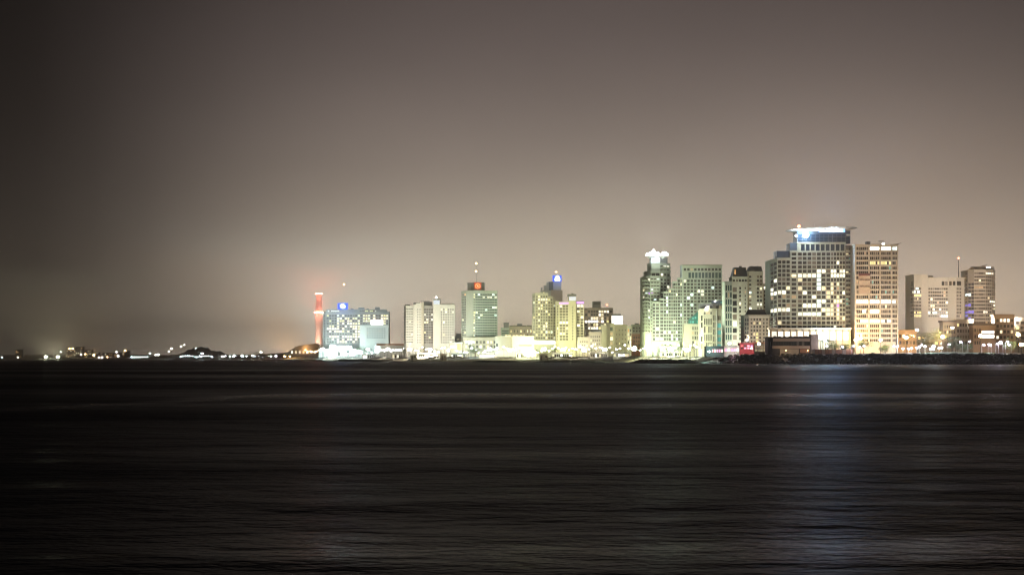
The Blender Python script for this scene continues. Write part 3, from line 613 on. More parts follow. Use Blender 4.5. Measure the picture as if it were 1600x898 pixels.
b.vol([(724, -14), (777, -12)], 528, depth=12, wall='cream', panels=[P(726, 776, 531, 545, 9, 2, .5, .5, .3, kk)])
b.finish()
b = Building('low_house', 'low house with an orange-lit wall at the foot of the red-emblem tower', 2340, 711, 23, 'brick', 'house')
b.vol([(702, 0), (722, 0)], 535.8, wall='tan', depth=14, panels=[P(703, 714, 538.5, 545, 2, 1, .8, .6, 1, ('hot',))])
b.block('orange_wall', 714.5, 721.6, 536.4, 547, -.3, .28, surf('wall_orange_lit', (.6, .33, .1), .8, .2, .2)); b.block('roof_slab', 701, 722.6, 534.8, 535.8, -1, 14, WALL['cream'])  # orange light on this wall is put into its colour
b.finish()
b = Building('white_house', 'small white house between the cream-white hotel and the red-emblem tower', 2470, 715, 24, 'white', 'house')
b.vol([(709, 0), (722, 0)], 525.5, depth=14, panels=[P(710, 721, 528, 540, 3, 3, .4, .4, .2)]); b.vol([(713, 2), (720, 2)], 521.5, 525.7, depth=8)
b.finish()

# ---- U: long hotel at the far end of the beach, chimney, halls
b = Building('long_hotel', 'long grey hotel speckled with lit windows under a small blue rooftop sign', 3000, 556, 25, 'grey', 'hotel')
b.lit((526, 606, 492, 510, 'warm', .42), (512, 530, 511, 515, 'white', .6), (512, 560, 510, 537, 'warm', .2))
b.vol([(505, 4), (509, 0), (608, 6)], 487.4, panels=[P(505.3, 508.8, 491, 536, 1, 11, .5, .5, 0), P(510, 607, 491, 536, 24, 11, .62, .62, .24, ('warm', 'white', 'yel'))], depth=20)
b.vol([(510, 5), (604, 9)], 483.2, 487.6, parapet=.4, depth=14, panels=[P(512, 530, 484.6, 487.2, 7, 1, .7, .8, .8, ('white',)), P(562, 588, 484.6, 487.2, 10, 1, .7, .8, .6, ('white', 'yel'))])
b.block('sign_board', 527.4, 543.6, 473.2, 483.2, 3, 3, SIGNB)
el = MB(); D = 3002.6; cx, cz = X(535.4, D), Z(478.2, 3000); N = 20
el.v += [(cx + 3.7 * cos(2 * pi * k / N), D, cz + 3.0 * sin(2 * pi * k / N) - .35 * cos(2 * pi * k / N)) for k in range(N)]; el.v += [(v[0], D + .4, v[2]) for v in el.v[:N]]
el.f.append(tuple(range(N))); el.m.append(0)
for k in range(N): el.f.append((k, k + N, (k + 1) % N + N, (k + 1) % N)); el.m.append(0)
el.build('sign_emblem', SIGNW, b.root)
b.block('lit_sign', 579.4, 598.6, 499.4, 507.2, 2.4, .5, FLOODW)
for x, w, y in ((560, 9, 480), (573, 3, 481.5), (586, 7, 479.4), (548, 4, 481.6)): b.block('roof_plant', x, x + w, y, 483.3, 9, 6, PLANT)
b.rod('antenna', 537.4, 445, 473.4, 6, .12, METAL); b.bulb('warning_lamp', 537.4, 444, 6, .6, EMO)
light(b.root, (X(535, 2995), 2995, Z(478, 3000)), (.15, .3, 1), 14000, 2)
b.finish()
b = Building('hotel_wing', 'white hotel wing with a small window grid before the long grey hotel', 2850, 585, 26, 'white', 'hotel')
b.vol([(562, 3), (571, 0), (607, 3)], 509, panels=[P(572.5, 603, 511.4, 529, 8, 5, .42, .45, .05)], depth=18); b.finish()

b = Building('added_beach_hall', 'added low white beach hall burnt out by the cyan floodlights before the long grey hotel', 2955, 530, 29, 'white', 'hall')  # hall added as a pale surface to catch the floodlights
b.vol([(498, 4), (508, 0), (556, 0), (561, 4)], 545, depth=16, panels=[P(509, 555, 547.5, 556, 10, 1, .6, .8, .9, ('white', 'cool'))]); b.vol([(514, 3), (544, 3)], 540.5, 545.2, depth=10); b.finish()
PV = [(612, 634, 'added low white beach pavilion below the stand with the orange fascia'), (652, 684, 'added wide low beach pavilion below the dark gridded centre of the cream-white hotel'), (704, 728, 'added low beach pavilion left of the aqua-white floodlight mast'),
      (748, 778, 'added low beach pavilion right of the aqua-white floodlight mast'), (806, 838, 'added low beach pavilion behind the blazing yellow-white floodlight'), (862, 896, 'added wide low beach pavilion below the violet-topped hotel'),
      (922, 950, 'added low beach pavilion below the dim olive-green block'), (1030, 1066, 'added wide low beach pavilion below the terraced tower'), (566, 592, 'added low beach pavilion below the white hotel wing'), (958, 984, 'added low beach pavilion left of the orange-lit brick house')]
for i, (x0, x1, lab) in enumerate(PV):  # pavilions added as white walls that catch the beach floodlights
    xm = (x0 + x1) / 2; D = shore(xm) + 97; b = Building('added_beach_pavilion', lab, D, xm, 80 + i, 'white', 'pavilion')
    t = HOR - (ground(xm, D) + 5.2 - CAMZ) * F / D
    b.vol([(x0, 0), (x1, 0)], t, depth=7, panels=[P(x0 + 1, x1 - 1, t + 1, t + 7.4, int((x1 - x0) / 3.4), 1, .6, .62, .5, ('hot', 'white', 'warm'))], parapet=.5)
    b.block('awning', x0 - .5, x1 + .5, t + .3, t + .8, -2.6, 2.5, WALL['cream']); b.finish()
ch = thing('chimney', 'tall tapering power-station chimney ringed with two rows of red warning lamps', 'chimney', (X(498.4, 3600), 3600, 2))
D = 3600; cx = X(498.4, D); z0, zt = 2, Z(460, D)
mb = MB(); mb.lathe((cx, D, 0), [(6.6, z0), (6.1, Z(489, D)), (4.6, zt), (3.9, zt), (3.9, zt - 2)], 20)
mb.build('shaft', surf('chimney_concrete', (.58, .50, .44), .9, .05, .15, streak=True), ch, True)
for y, r, n, e in ((488.6, 6.5, 12, 1.0), (459.3, 4.4, 8, 0.7)):
    mb = MB(); mb.lathe((cx, D, Z(y, D)), [(r - .6, -.6), (r + 1.2, -.6), (r + 1.2, -.3), (r - .6, -.3)], 20); gl = mb.build('gallery', METAL, ch)
    for k in range(n):
        a = 2 * pi * k / n; mb = MB(); mb.lathe((cx + (r + .8) * cos(a), D + (r + .8) * sin(a), Z(y, D) + .6), [(.01, -e), (e, 0), (.01, e)], 8); mb.build('warning_lamp', EMP, gl)
    for k in (-1, 1): light(ch, (cx + k * (r + 3), D - r - 4, Z(y, D)), (1, .25, .17), 22000 if y > 470 else 9000, 1.2)

mb = MB(); mb.box((cx - 12, 3570, 9), (2.4, 1.2, 1.6)); mb.build('floodlight', EMO, ch)  # added floodlight, hidden at the base, tints the shaft
light(ch, (cx - 10, 3568, 12), (1, .52, .36), 240000, 1, spot=radians(70), aim=(cx, 3600, 60), blend=.6)
for y, q in ((488.6, 1700e3), (459.3, 1000e3)): added_uplight(ch, (cx, D - 9, Z(y, D)), (1, .16, .09), q, 2)
h = Building('sloping_hall', 'low hall with a long sloping roof left of the glaring beach lights', 3120, 470, 27, 'tan', 'hall')
D = 3120; mb = MB()
prof = [(443, 554), (452, 548.5), (461, 542), (468, 539.4), (480, 538), (494, 536), (500, 540), (500, 556), (443, 556)]
for i in range(len(prof) - 3):
    (a, ya), (c, yc) = prof[i], prof[i + 1]
    mb.quad([(X(a, D), D, Z(ya, D)), (X(c, D), D, Z(yc, D)), (X(c, D), D + 30, Z(yc, D)), (X(a, D), D + 30, Z(ya, D))], 1)
b_ = len(mb.v); pr = [(X(a, D), Z(y, D)) for a, y in prof]
mb.v += [(x, D, z) for x, z in pr]; mb.f.append(tuple(range(b_, b_ + len(pr)))[::-1]); mb.m.append(0)
mb.build('wall', [WALL['tan'], ROOF], h.root)
for i in range(7): h.block('window', 455 + i * 6, 457.6 + i * 6, 548, 552, -.3, .2, K['warm' if i % 2 else 'white'])
h.rod('flagpole', 461, 533, 542, 4, .2, METAL); h.finish()
b = Building('stadium_stand', 'low wide stand with an orange-lit fascia just left of the cream-white hotel', 2680, 608, 28, 'tan', 'stand')
b.vol([(586, 3), (607, 0), (630, 2)], 539.5, depth=24, wall='white', panels=[P(588, 606, 544, 550, 4, 1, .7, .6, 1, ('hot',)), P(608, 629, 544, 550, 5, 1, .7, .6, 1, ('hot',))])
b.block('fascia', 588, 630.5, 536.6, 539.6, -3, 26, surf('fascia_orange_lit', (.42, .22, .13), .7, .1, .2))  # fascia colour carries the orange light falling on it
b.block('mast', 627.6, 628.5, 520, 537, 3, .5, METALW); b.finish()

# ---- right-hand shore buildings
b = Building('beach_restaurant', 'dark flat-roofed shore restaurant with black window strip and cream bands below the helipad tower', 1398, 1235, 29, 'char', 'restaurant')
b.vol([(1199.6, 5), (1207, 0), (1266, 0)], 527, depth=16, panels=[P(1208, 1265, 533.4, 540, 14, 1, .9, .92, .0), P(1200.4, 1206.4, 533.4, 540, 2, 1, .85, .9, 0)], parapet=.3)
b.block('cream_band', 1208, 1265.6, 528.4, 532.8, -.35, .33, WALL['tan']); b.block('cream_band', 1206.6, 1265.8, 540.2, 544.2, -.45, .43, WALL['tan'])
b.block('lower_wall', 1219, 1248, 545, 555.4, -.4, .38, WALL['stone']); b.block('lower_wall', 1250, 1265, 545, 551, -.4, .38, WALL['brick'])
rng = random.Random(9)
b.block('roof_slab', 1198.6, 1266.8, 525.8, 527, -1, 19, WALL['char'], tilt=.012)
for i in range(7): b.block('roof_plant', 1209 + i * 8, 1211 + i * 8 + rng.uniform(0, 3), 524.6, 526, 3, 2, METAL)
b.vol([(1267, 2), (1279, 2)], 522.6, depth=10, wall='stone', parapet=.2)
b.finish()
b = Building('red_pavilion', 'crimson-lit terrace pavilion on the rocky shore left of the dark restaurant', 1480, 1143, 30, 'redp', 'restaurant')
b.vol([(1103, 2), (1131, 0)], 542.4, depth=12, wall='char', panels=[P(1112, 1130, 544.5, 551, 5, 1, .8, .7, 1, ('pink', 'red', 'white'))])
b.vol([(1131, 1), (1156, 1)], 541.4, depth=10, wall='white', panels=[P(1132, 1155, 543, 550, 5, 1, .8, .7, 1, ('pink', 'hot', 'white'))])
b.vol([(1156, -1), (1178, -1)], 537.2, depth=12, panels=[P(1157, 1177, 538.4, 545.6, 4, 2, .7, .7, .8, ('pink', 'purple', 'hot', 'red'))])
b.vol([(1178, 0), (1198, 0)], 536, depth=10, wall='brick', panels=[P(1179, 1197, 538, 550, 4, 2, .7, .7, .7, ('orange', 'warm', 'white'))])
b.block('awning', 1117, 1129, 540.4, 541.6, -3, 4, WALL['char'])
D = 1470
light(b.root, (X(1142, D), D - 6, Z(544, D)), (1, .55, .8), 2500, .5); light(b.root, (X(1165, D), D - 6, Z(540, D)), (1, .2, .35), 450, .5); light(b.root, (X(1188, D), D - 6, Z(541, D)), (1, .6, .3), 1500, .5)
b.finish()
LOW = [  # px0, px1, top, D, wall, label, panels
 (1403, 1432, 517, 1520, 'tan', 'low ochre house at the right foot of the orange-lit tower', 5, 2, .2),
 (1432, 1474, 521, 1560, 'grey', 'low grey house behind the pale trees below the masted block', 6, 2, .06),
 (1474, 1494, 503, 1600, 'stone', 'narrow stone house with a dark hip roof below the mast', 5, 4, .06),
 (1494, 1521, 500, 1620, 'conc', 'plain concrete house with faint window rows below the gap between the two grey blocks', 6, 4, .05),
 (1521, 1555, 508, 1580, 'tan', 'tan house with two blazing white shop floors below the rounded grey tower', 5, 3, .1),
 (1555, 1585, 493, 1600, 'tan', 'brown flat-roofed house with a dark top storey right of the shop with white floors', 5, 5, .12),
 (1585, 1640, 497, 1640, 'conc', 'pale house with yellow windows cut by the right edge of the picture', 7, 5, .25)]
for i, (x0, x1, t, D, w, lab, n, r, lt) in enumerate(LOW):
    b = Building('low_house', lab, D, (x0 + x1) / 2, 40 + i, w, 'house')
    pan = [P(x0 + 1, x1 - 1, t + 3, 540, n, r, .6, .45, lt, ('warm', 'white', 'yel'))]
    if i == 4: pan = [P(x0 + 13, x1 - 1.5, 515.6, 528.6, 1, 2, 1, .68, 1, ('hot',)), P(x0 + 1, x0 + 12, t + 3, 540, 3, 3, .6, .45, .05)]; b.block('roof', x0 - 1, x1 + 1, 504.6, 508, -1, 17, RTILE)
    b.vol([(x0, 0), (x1, 0)], t, depth=15, panels=pan)
    if i == 2: b.block('roof', x0 - 1, x1 + .5, 500.6, 503, -1.5, 18, RTILE)
    if i == 5: b.block('top_storey', x0 + 1, x1 - 1, 490.6, 493, 2, 10, WALL['dkgrey'])
    b.block('roof_plant', x0 + 4, x0 + 9, t - 2, t, 5, 4, PLANT)
    if i in (1, 3, 4, 5):
        xm = (x0 + x1) / 2 + 6; b.block('added_roof_floodlight', xm, xm + 1.6, t - 2.2, t - .6, 14, .4, K['warm'])  # floodlights added on these roofs to brighten the office blocks behind
        light(b.root, (X(xm, D + 17), D + 17, Z(t - 3, D)), (1, .86, .70), (420000 if i > 3 else 42000), 1.0, spot=radians(75), aim=(X(1450 if i == 1 else 1490 if i == 3 else 1532, 1750), 1750, 48), blend=.7)
    b.finish()

# ---- faint city on the far left
FAR = [(104, 118, 543.5, 'far dark apartment block with two bright warm rooftop lamps left of the far skyline'), (118.5, 129, 541.5, 'tallest far apartment block with a scatter of orange windows'),
       (131, 143, 546, 'far low block with a row of warm lights, right of the tallest far block'), (143.5, 154, 550.5, 'far low block glowing orange at street level'),
       (160, 176, 551, 'far squat block with dim orange windows left of the paired far lamps'), (178, 191, 550.5, 'far squat block with one bright lamp on its roof'), (192.5, 201, 548, 'far narrow block with a yellow lamp, last of the far skyline'), (24, 33, 546, 'lonely far tower with pinprick lights at the left edge of the shore')]
for i, (x0, x1, t, lab) in enumerate(FAR):
    b = Building('apartment_block', lab, 5200, (x0 + x1) / 2, 60 + i, 'dkgrey', 'building')
    b.vol([(x0, 0), (x1, 0)], t, depth=24, panels=[P(x0 + .4, x1 - .4, t + 1, 558, max(3, int((x1 - x0) / 1.7)), max(2, int((558 - t) / 2.4)), .5, .5, .2, ('orange', 'warm', 'white', 'orange'))]); b.finish()

# ------------------------------------------------------------------ setting: sea, land, beach, headland
def grid(name, pxs, ss, mat, dz=0.0, smooth=True, jit=0.0):
    mb = MB(); rng = random.Random(7)
    for s_ in ss:
        for px in pxs:
            D = shore(px) + s_; mb.v.append((X(px, D), D, ground(px, D) + dz + rng.uniform(-jit, jit)))
    w = len(pxs)
    for j in range(len(ss) - 1):
        for i in range(w - 1): mb.f.append((j * w + i, j * w + i + 1, (j + 1) * w + i + 1, (j + 1) * w + i)); mb.m.append(0)
    return tag(mb.build(name, mat, None, smooth), kind='structure')
GROUND = surf('ground_paving', (.16, .15, .135), .9, .05, .3); SAND = surf('beach_sand', (.42, .36, .26), .95, .2, .2)
grid('ground', list(range(-900, 2320, 20)), [-30, -8, 0, 8, 14, 20, 35, 60, 90, 110, 200, 300, 600, 1500, 4000, 9000], GROUND)
grid('beach', list(range(466, 1096, 10)), [-12, 0, 6, 12, 25, 40, 50, 70, 88], SAND, 0.05)
grid('promenade', list(range(466, 1096, 10)), [93, 111, 135], surf('promenade_paving', (.38, .35, .30), .85, .3, .2), 0.06)
grid('shore_path', list(range(1128, 1700, 8)), [21, 24, 30], surf('shore_path_concrete', (.40, .38, .33), .85, .3, .2), 0.08)
lawn = MB()
LX = list(range(1436, 1562, 6)); LS = [30.5, 40, 55, 75, 95]
for s_ in LS:
    for px in LX:
        D = shore(px) + s_; f = sin(pi * (px - LX[0]) / (LX[-1] - LX[0])) * sin(pi * (s_ - 30) / 66)
        lawn.v.append((X(px, D), D, ground(px, D) + .1 + 1.2 * max(0, f)))
for j in range(len(LS) - 1):
    for i in range(len(LX) - 1): w = len(LX); lawn.f.append((j * w + i, j * w + i + 1, (j + 1) * w + i + 1, (j + 1) * w + i)); lawn.m.append(0)
tag(lawn.build('lawn', surf('lawn_grass', (.05, .13, .035), .95, .6, .4), None, True), kind='structure')

hd = MB(); D0 = 4350; N, Q = 40, 12
for j in range(Q + 1):
    for i in range(N + 1):
        px = 246 + (356 - 246) * i / N; d = D0 + 260 * j / Q
        hh = lerp_tab([(246, 0), (260, 4), (270, 12), (283, 22), (294, 27), (308, 26.5), (314, 19), (330, 18), (340, 9), (356, 0)], px)
        hd.v.append((X(px, D0), d, .5 + hh * sin(pi * min(1, (j + .4) / Q * .95)) * (1 + .06 * sin(i * 1.7 + j))))
for j in range(Q):
    for i in range(N): w = N + 1; hd.f.append((j * w + i, j * w + i + 1, (j + 1) * w + i + 1, (j + 1) * w + i)); hd.m.append(0)
tag(hd.build('headland', surf('headland_scrub', (.06, .065, .055), .95, .05, .4), None, True), kind='structure')

# sea: a swell sheet, finer where it is near
rng = random.Random(11)
WAVES = []
for i in range(26):
    lam = 3.2 * (1.19 ** i) * rng.uniform(.9, 1.1); a = lam * .0007 * rng.uniform(.6, 1.2)
    if lam > 14: a *= (14 / lam) ** 1.1
    th = radians(82 + rng.gauss(0, 16)); k = 2 * pi / lam
    WAVES.append((k * cos(th), k * sin(th), a, rng.uniform(0, 6.28), lam))
def swell(x, y, cell):
    z = 0
    for kx, ky, a, ph, lam in WAVES:
        f = sm(1.8, 5.0, lam / cell)
        if f > 0: z += a * f * sin(kx * x + ky * y + ph)
    return z
sea = MB(); rows = []
d = 22.0
while d < 1150: rows.append(d); d += max(.5, d * d / 13200 * .62)
NX = 220
EXT = (-9.0, -3.2, -1.3, -.75, -.5)
COLS = list(EXT) + [-.36 + .72 * i / 220 for i in range(221)] + [-e_ for e_ in EXT[::-1]]; NX = len(COLS) - 1
for d in rows:
    cell = max(.5, d * d / 13200 * .62, 1.0 * d * .0025)
    for i in range(NX + 1):
        x = COLS[i] * d + 22 * COLS[i]
        sea.v.append((x, d, swell(x, d, cell) * min(1, (d - 20) / 6)))
w = NX + 1
for j in range(len(rows) - 1):
    for i in range(NX): sea.f.append((j * w + i, j * w + i + 1, (j + 1) * w + i + 1, (j + 1) * w + i)); sea.m.append(0)
m, nt, p = principled('sea_water')
p.inputs['Base Color'].default_value = (.009, .017, .040, 1); p.inputs['Roughness'].default_value = .30
p.inputs['IOR'].default_value = 1.33; p.inputs['Specular IOR Level'].default_value = .032; p.inputs['Specular Tint'].default_value = (.80, .88, 1, 1)
tc = nt.nodes.new('ShaderNodeTexCoord')
def noise(scale, detail, rough, sx=1.0, sy=1.0):
    mp = nt.nodes.new('ShaderNodeMapping'); mp.inputs['Scale'].default_value = (sx, sy, 1)
    n = nt.nodes.new('ShaderNodeTexNoise'); n.inputs['Scale'].default_value = scale; n.inputs['Detail'].default_value = detail; n.inputs['Roughness'].default_value = rough
    nt.links.new(tc.outputs['Object'], mp.inputs['Vector']); nt.links.new(mp.outputs[0], n.inputs['Vector']); return n
bu = nt.nodes.new('ShaderNodeBump'); bu.inputs['Strength'].default_value = 1.0; bu.inputs['Distance'].default_value = .7
nt.links.new(noise(.16, 6, .62, .7, 1).outputs[0], bu.inputs['Height']); nt.links.new(bu.outputs[0], p.inputs['Normal'])
gust = noise(.012, 4, .6, .35, 1); mr = nt.nodes.new('ShaderNodeMapRange')          # gusts roughen the surface in patches
mr.inputs[1].default_value = .35; mr.inputs[2].default_value = .65; mr.inputs[3].default_value = .28; mr.inputs[4].default_value = .5
nt.links.new(gust.outputs[0], mr.inputs[0])
def mth(op, a, b_=0.0, clamp=False):
    n = nt.nodes.new('ShaderNodeMath'); n.operation = op; n.use_clamp = clamp
    for i_, v in enumerate((a, b_)):
        if isinstance(v, (int, float)): n.inputs[i_].default_value = v
        else: nt.links.new(v, n.inputs[i_])
    return n.outputs[0]
sx = nt.nodes.new('ShaderNodeSeparateXYZ'); nt.links.new(tc.outputs['Object'], sx.inputs[0])
wob = mth('MULTIPLY', mth('SUBTRACT', noise(.05, 5, .7).outputs[0], .5), 60.0)
line = mth('SUBTRACT', 226.0, mth('MULTIPLY', mth('MAXIMUM', mth('SUBTRACT', -26.0, sx.outputs[0]), 0.0), 5.3))
dist = mth('ABSOLUTE', mth('SUBTRACT', mth('ADD', sx.outputs[1], wob), line))
slick = mth('SUBTRACT', 1.0, mth('MULTIPLY', dist, 1 / 26.0), True)                # a calmer current line across the bay
slick = mth('MULTIPLY', slick, mth('MULTIPLY', noise(.09, 6, .8, .9, 1.5).outputs[0], 1.0))
nt.links.new(mth('SUBTRACT', mr.outputs[0], mth('MULTIPLY', slick, .20)), p.inputs['Roughness'])
SEA = m
# the far sea continues flat from the swell sheet to the horizon
xl, xr = (-.36) * rows[-1] - 8, .36 * rows[-1] + 8
e = rows[-1]; zf = -.02
last = len(sea.v) - w
b_ = len(sea.v)
for i in range(w): x = sea.v[last + i][0]; sea.v.append((COLS[i] * 14000, 14000, 0))
for i in range(NX): sea.f.append((last + i, last + i + 1, b_ + i + 1, b_ + i)); sea.m.append(0)
sea.quad(((-5000, -60, -.6), (5000, -60, -.6), (5000, 2000, -.6), (-5000, 2000, -.6)))
tag(sea.build('sea', SEA, None, True), kind='structure')

# rocks
ROCK = surf('shore_rock', (.07, .066, .06), .9, .5, .45)
rng = random.Random(21); rk = MB()
for i in range(1500):
    px = rng.uniform(1112, 1690); s_ = rng.uniform(-5, 18); D = shore(px) + s_; r = rng.uniform(.7, 1.9)
    rk.blob((X(px, D), D, ground(px, D) + rng.uniform(-.3, .5)), (r, r * rng.uniform(.7, 1.1), r * rng.uniform(.6, .9)), rng, 6)
tag(rk.build('shore_rocks', ROCK), 'dark boulder embankment along the right-hand shore under the restaurant, path and lawn', 'rocks', kind='stuff')
for x0, x1, dd, hgt, lab in ((404, 512, 170, 2.0, 'leftmost low breakwater of dark boulders, before the sloping hall'), (520, 598, 190, 2.4, 'low breakwater of dark boulders below the glaring cyan beach floodlights'),
                             (738, 812, 150, 1.7, 'low breakwater of dark boulders below the red-emblem tower'), (836, 955, 150, 1.8, 'long breakwater of dark boulders before the hotel pair below the blue sign'),
                             (985, 1094, 110, 2.8, 'highest breakwater of dark boulders, before the tower with the glowing crown'), (52, 118, 500, 3.0, 'far breakwater head carrying two blazing harbour lamps')):
    mb = MB(); n = int((x1 - x0) * 2.2)
    for i in range(n):
        t = (i + rng.random()) / n; px = x0 + (x1 - x0) * t; D = shore(px) - dd + rng.uniform(-7, 7); e_ = min(1, 6 * min(t, 1 - t))
        r = rng.uniform(1.5, 3.2); mb.blob((X(px, D), D, hgt * e_ - r * .75), (r * 1.5, r, r * .8), rng, 7)
    tag(mb.build('breakwater', ROCK), lab, 'breakwater')
sl = MB()
for i in range(9):
    t0, t1 = i / 9, (i + 1) / 9; A = 1096 + 34 * t0, 1096 + 34 * t1
    q = []
    for px, s_, z in ((A[0], 0, -.3), (A[1], 0, -.3), (A[1], 0, .4 + 4.6 * t1), (A[0], 0, .4 + 4.6 * t0)):
        D = 1500 - (8 if z < 0 else 0); q.append((X(px, D), D, z))
    sl.quad(q)
sl.quad([(X(1130, 1500), 1500, 5), (X(1130, 1520), 1520, 5), (X(1096, 1520), 1520, .4), (X(1096, 1500), 1500, .4)])
for i in range(60):
    px = rng.uniform(1088, 1128); t = max(.05, (px - 1092) / 34); D = 1492 - rng.uniform(0, 6); r = rng.uniform(.5, 1.3); sl.blob((X(px, D), D, rng.uniform(0, 4 * t)), (r * 1.4, r, r * .7), rng, 6)
tag(sl.build('slipway', surf('slipway_stone', (.5, .55, .5), .8, .5, .4)), 'floodlit pale turquoise stone slope running down to the water below the crimson pavilion', 'slipway')

# ------------------------------------------------------------------ lamps
def lamp(name, px, py, D, mat, col, label, cat='street lamp', group=None, r=.6, power=0, head='globe', post=METAL, prad=None, arm=0, hood=False, halo=0):
    g = ground(px, D); x, z = X(px, D), Z(py, D)
    if z < g + 3: z = g + 3
    t = thing(name, label, cat, (x, D, g), group)
    mb = MB(); mb.tube((x, D, g - .5), (x, D, z - r * .5), .22, .12, 6)
    if arm:
        pts = [(x, D, z - r * .5)] + [(x + arm * (1 - cos(a)), D, z - r * .5 + abs(arm) * .7 * sin(a)) for a in (.5, 1.0, 1.57, 2.1)]
        for p0, p1 in zip(pts, pts[1:]): mb.tube(p0, p1, .12, .12, 6)
        hx, hz = pts[-1][0], pts[-1][2] - .2
    else: hx, hz = x, z
    mb.build('post', post, t)
    mb = MB()
    if head == 'flood':
        for k in (-1, 0, 1):
            for q in (0, 1): mb.box((hx + k * r * 1.1, D, hz + (q - .5) * r * 1.0), (r * .95, r * .5, r * .85))
        mb.build('lamp_head', mat, t)
        fr = MB(); fr.box((hx, D + r * .4, hz), (r * 3.3, .2, r * .3)); fr.build('lamp_frame', METAL, t)
    else:
        mb.lathe((hx, D, hz), [(.01, -r * .8), (r * .75, -r * .5), (r, 0), (r * .7, r * .55), (.01, r * .7)], 10); mb.build('lamp_head', mat, t, True)
        if head == 'cap': cp = MB(); cp.lathe((hx, D, hz), [(r * 1.15, r * .6), (r * .5, r * 1.0), (.01, r * 1.1)], 10); cp.build('lamp_cap', METAL, t)
    if halo: added_uplight(t, (hx, D - r - .5, hz + r * .6), col, halo, r * .6)
    if power: light(t, (hx, D - .2, hz + r * (1.35 if head == 'flood' else 1.0) + (prad or .4) + .15), col, power, prad or .4, spot=radians(168) if head == 'flood' or hood else None, aim=(hx * 1.03, D + 60, hz + 14), blend=.25)
    return t
WW, YG, CY, SO = (1, .93, .76), (.95, 1, .5), (.72, .98, 1), (1, .58, .22)
FL = [  # px, py, metres from the water, colour, power
 (504, 545, 2890, EMC, CY, 109824, 'flood', 'glaring cool white floodlight mast, leftmost of the beach floodlights'),
 (520, 541, 2890, EMC, CY, 353188, 'flood', 'brightest cyan-white floodlight mast on the beach before the long grey hotel'),
 (545, 543, 2880, EMC, CY, 321080, 'flood', 'cyan-white floodlight mast just right of the brightest one before the long grey hotel'),
 (575, 546, 2790, EMC, CY, 182000, 'flood', 'cool white floodlight mast below the white hotel wing'),
 (606, 545, 2580, EMW, WW, 225000, 'flood', 'white floodlight mast before the stand with the orange fascia'),
 (640, 546, 2350, EMW, WW, 180576, 'flood', 'white floodlight mast below the left wing of the cream-white hotel'),
 (672, 546, 2345, EMW, WW, 171072, 'flood', 'white floodlight mast below the dark gridded centre of the cream-white hotel'),
 (702, 547, 2345, EMW, WW, 123552, 'flood', 'white floodlight mast below the right wing of the cream-white hotel'),
 (735, 534.5, 2325, EMC, (.7, 1, .92), 161109, 'flood', 'tall aqua-white floodlight mast at the foot of the red-emblem tower'),
 (765, 546, 2310, EMG, YG, 202800, 'flood', 'pale green floodlight mast right of the aqua-white one'),
 (797, 547, 2200, EMG, YG, 29729, 'flood', 'yellowish floodlight mast before the striped white hall'),
 (824, 552, 2170, EMG, (1, .98, .6), 149760, 'flood', 'blazing yellow-white floodlight low on the sand left of the stone beach kiosk'),
 (850, 545, 2255, EMG, YG, 342144, 'flood', 'yellow-green floodlight mast below the hotel with the stepped round shoulder'),
 (880, 546, 2220, EMG, YG, 217728, 'flood', 'yellow-green floodlight mast below the violet-topped hotel'),
 (913, 547, 2090, EMW, WW, 90000, 'flood', 'white floodlight mast before the low white stepped house'),
 (945, 546, 2150, EMG, YG, 291200, 'flood', 'greenish floodlight mast before the dim olive-green block'),
 (991, 545, 1802, EMG, YG, 98560, 'flood', 'yellowish floodlight mast before the orange-lit brick house'),
 (1014, 544, 1755, EMG, (.9, 1, .8), 394944, 'flood', 'pale floodlight mast at the foot of the tower with the glowing crown'),
 (1048, 545, 1700, EMG, (.85, 1, .75), 195438, 'flood', 'green-white floodlight mast below the terraced tower'),
 (1074, 546, 1660, EMG, (.85, 1, .75), 244800, 'flood', 'rightmost green-white floodlight mast on the beach by the turquoise slipway'),
]
HALO = {504: 700e3, 520: 1.3e6, 545: 1.1e6, 575: 400e3, 606: 450e3, 640: 400e3, 672: 400e3, 702: 350e3, 735: 700e3, 765: 250e3, 797: 250e3, 824: 700e3, 850: 300e3, 880: 300e3, 913: 300e3, 945: 200e3, 991: 180e3, 1014: 220e3, 1048: 250e3, 1074: 220e3}
for px, py, s_, mt, col, pw, hd_, lab in FL:
    lamp('floodlight_mast', px, py, s_, mt, col, lab, 'floodlight', r=2.2 if px in (520, 545, 824) else 1.3, power=pw * .5, head='flood', prad=1.0, halo=HALO[px])
for i, (px, py, s_) in enumerate(((512, 549, 52), (528, 546, 66), (536, 550, 44), (553, 548, 60), (562, 550, 70))):  # extra masts added to strengthen the glare
    lamp('floodlight_mast', px, py, shore(px) + s_, EMC, CY, 'added lesser cyan-white floodlight mast in the glaring cluster before the long grey hotel', 'floodlight', 'added floodlights of the glaring cluster', r=1.9, head='flood', halo=200e3, power=30000)
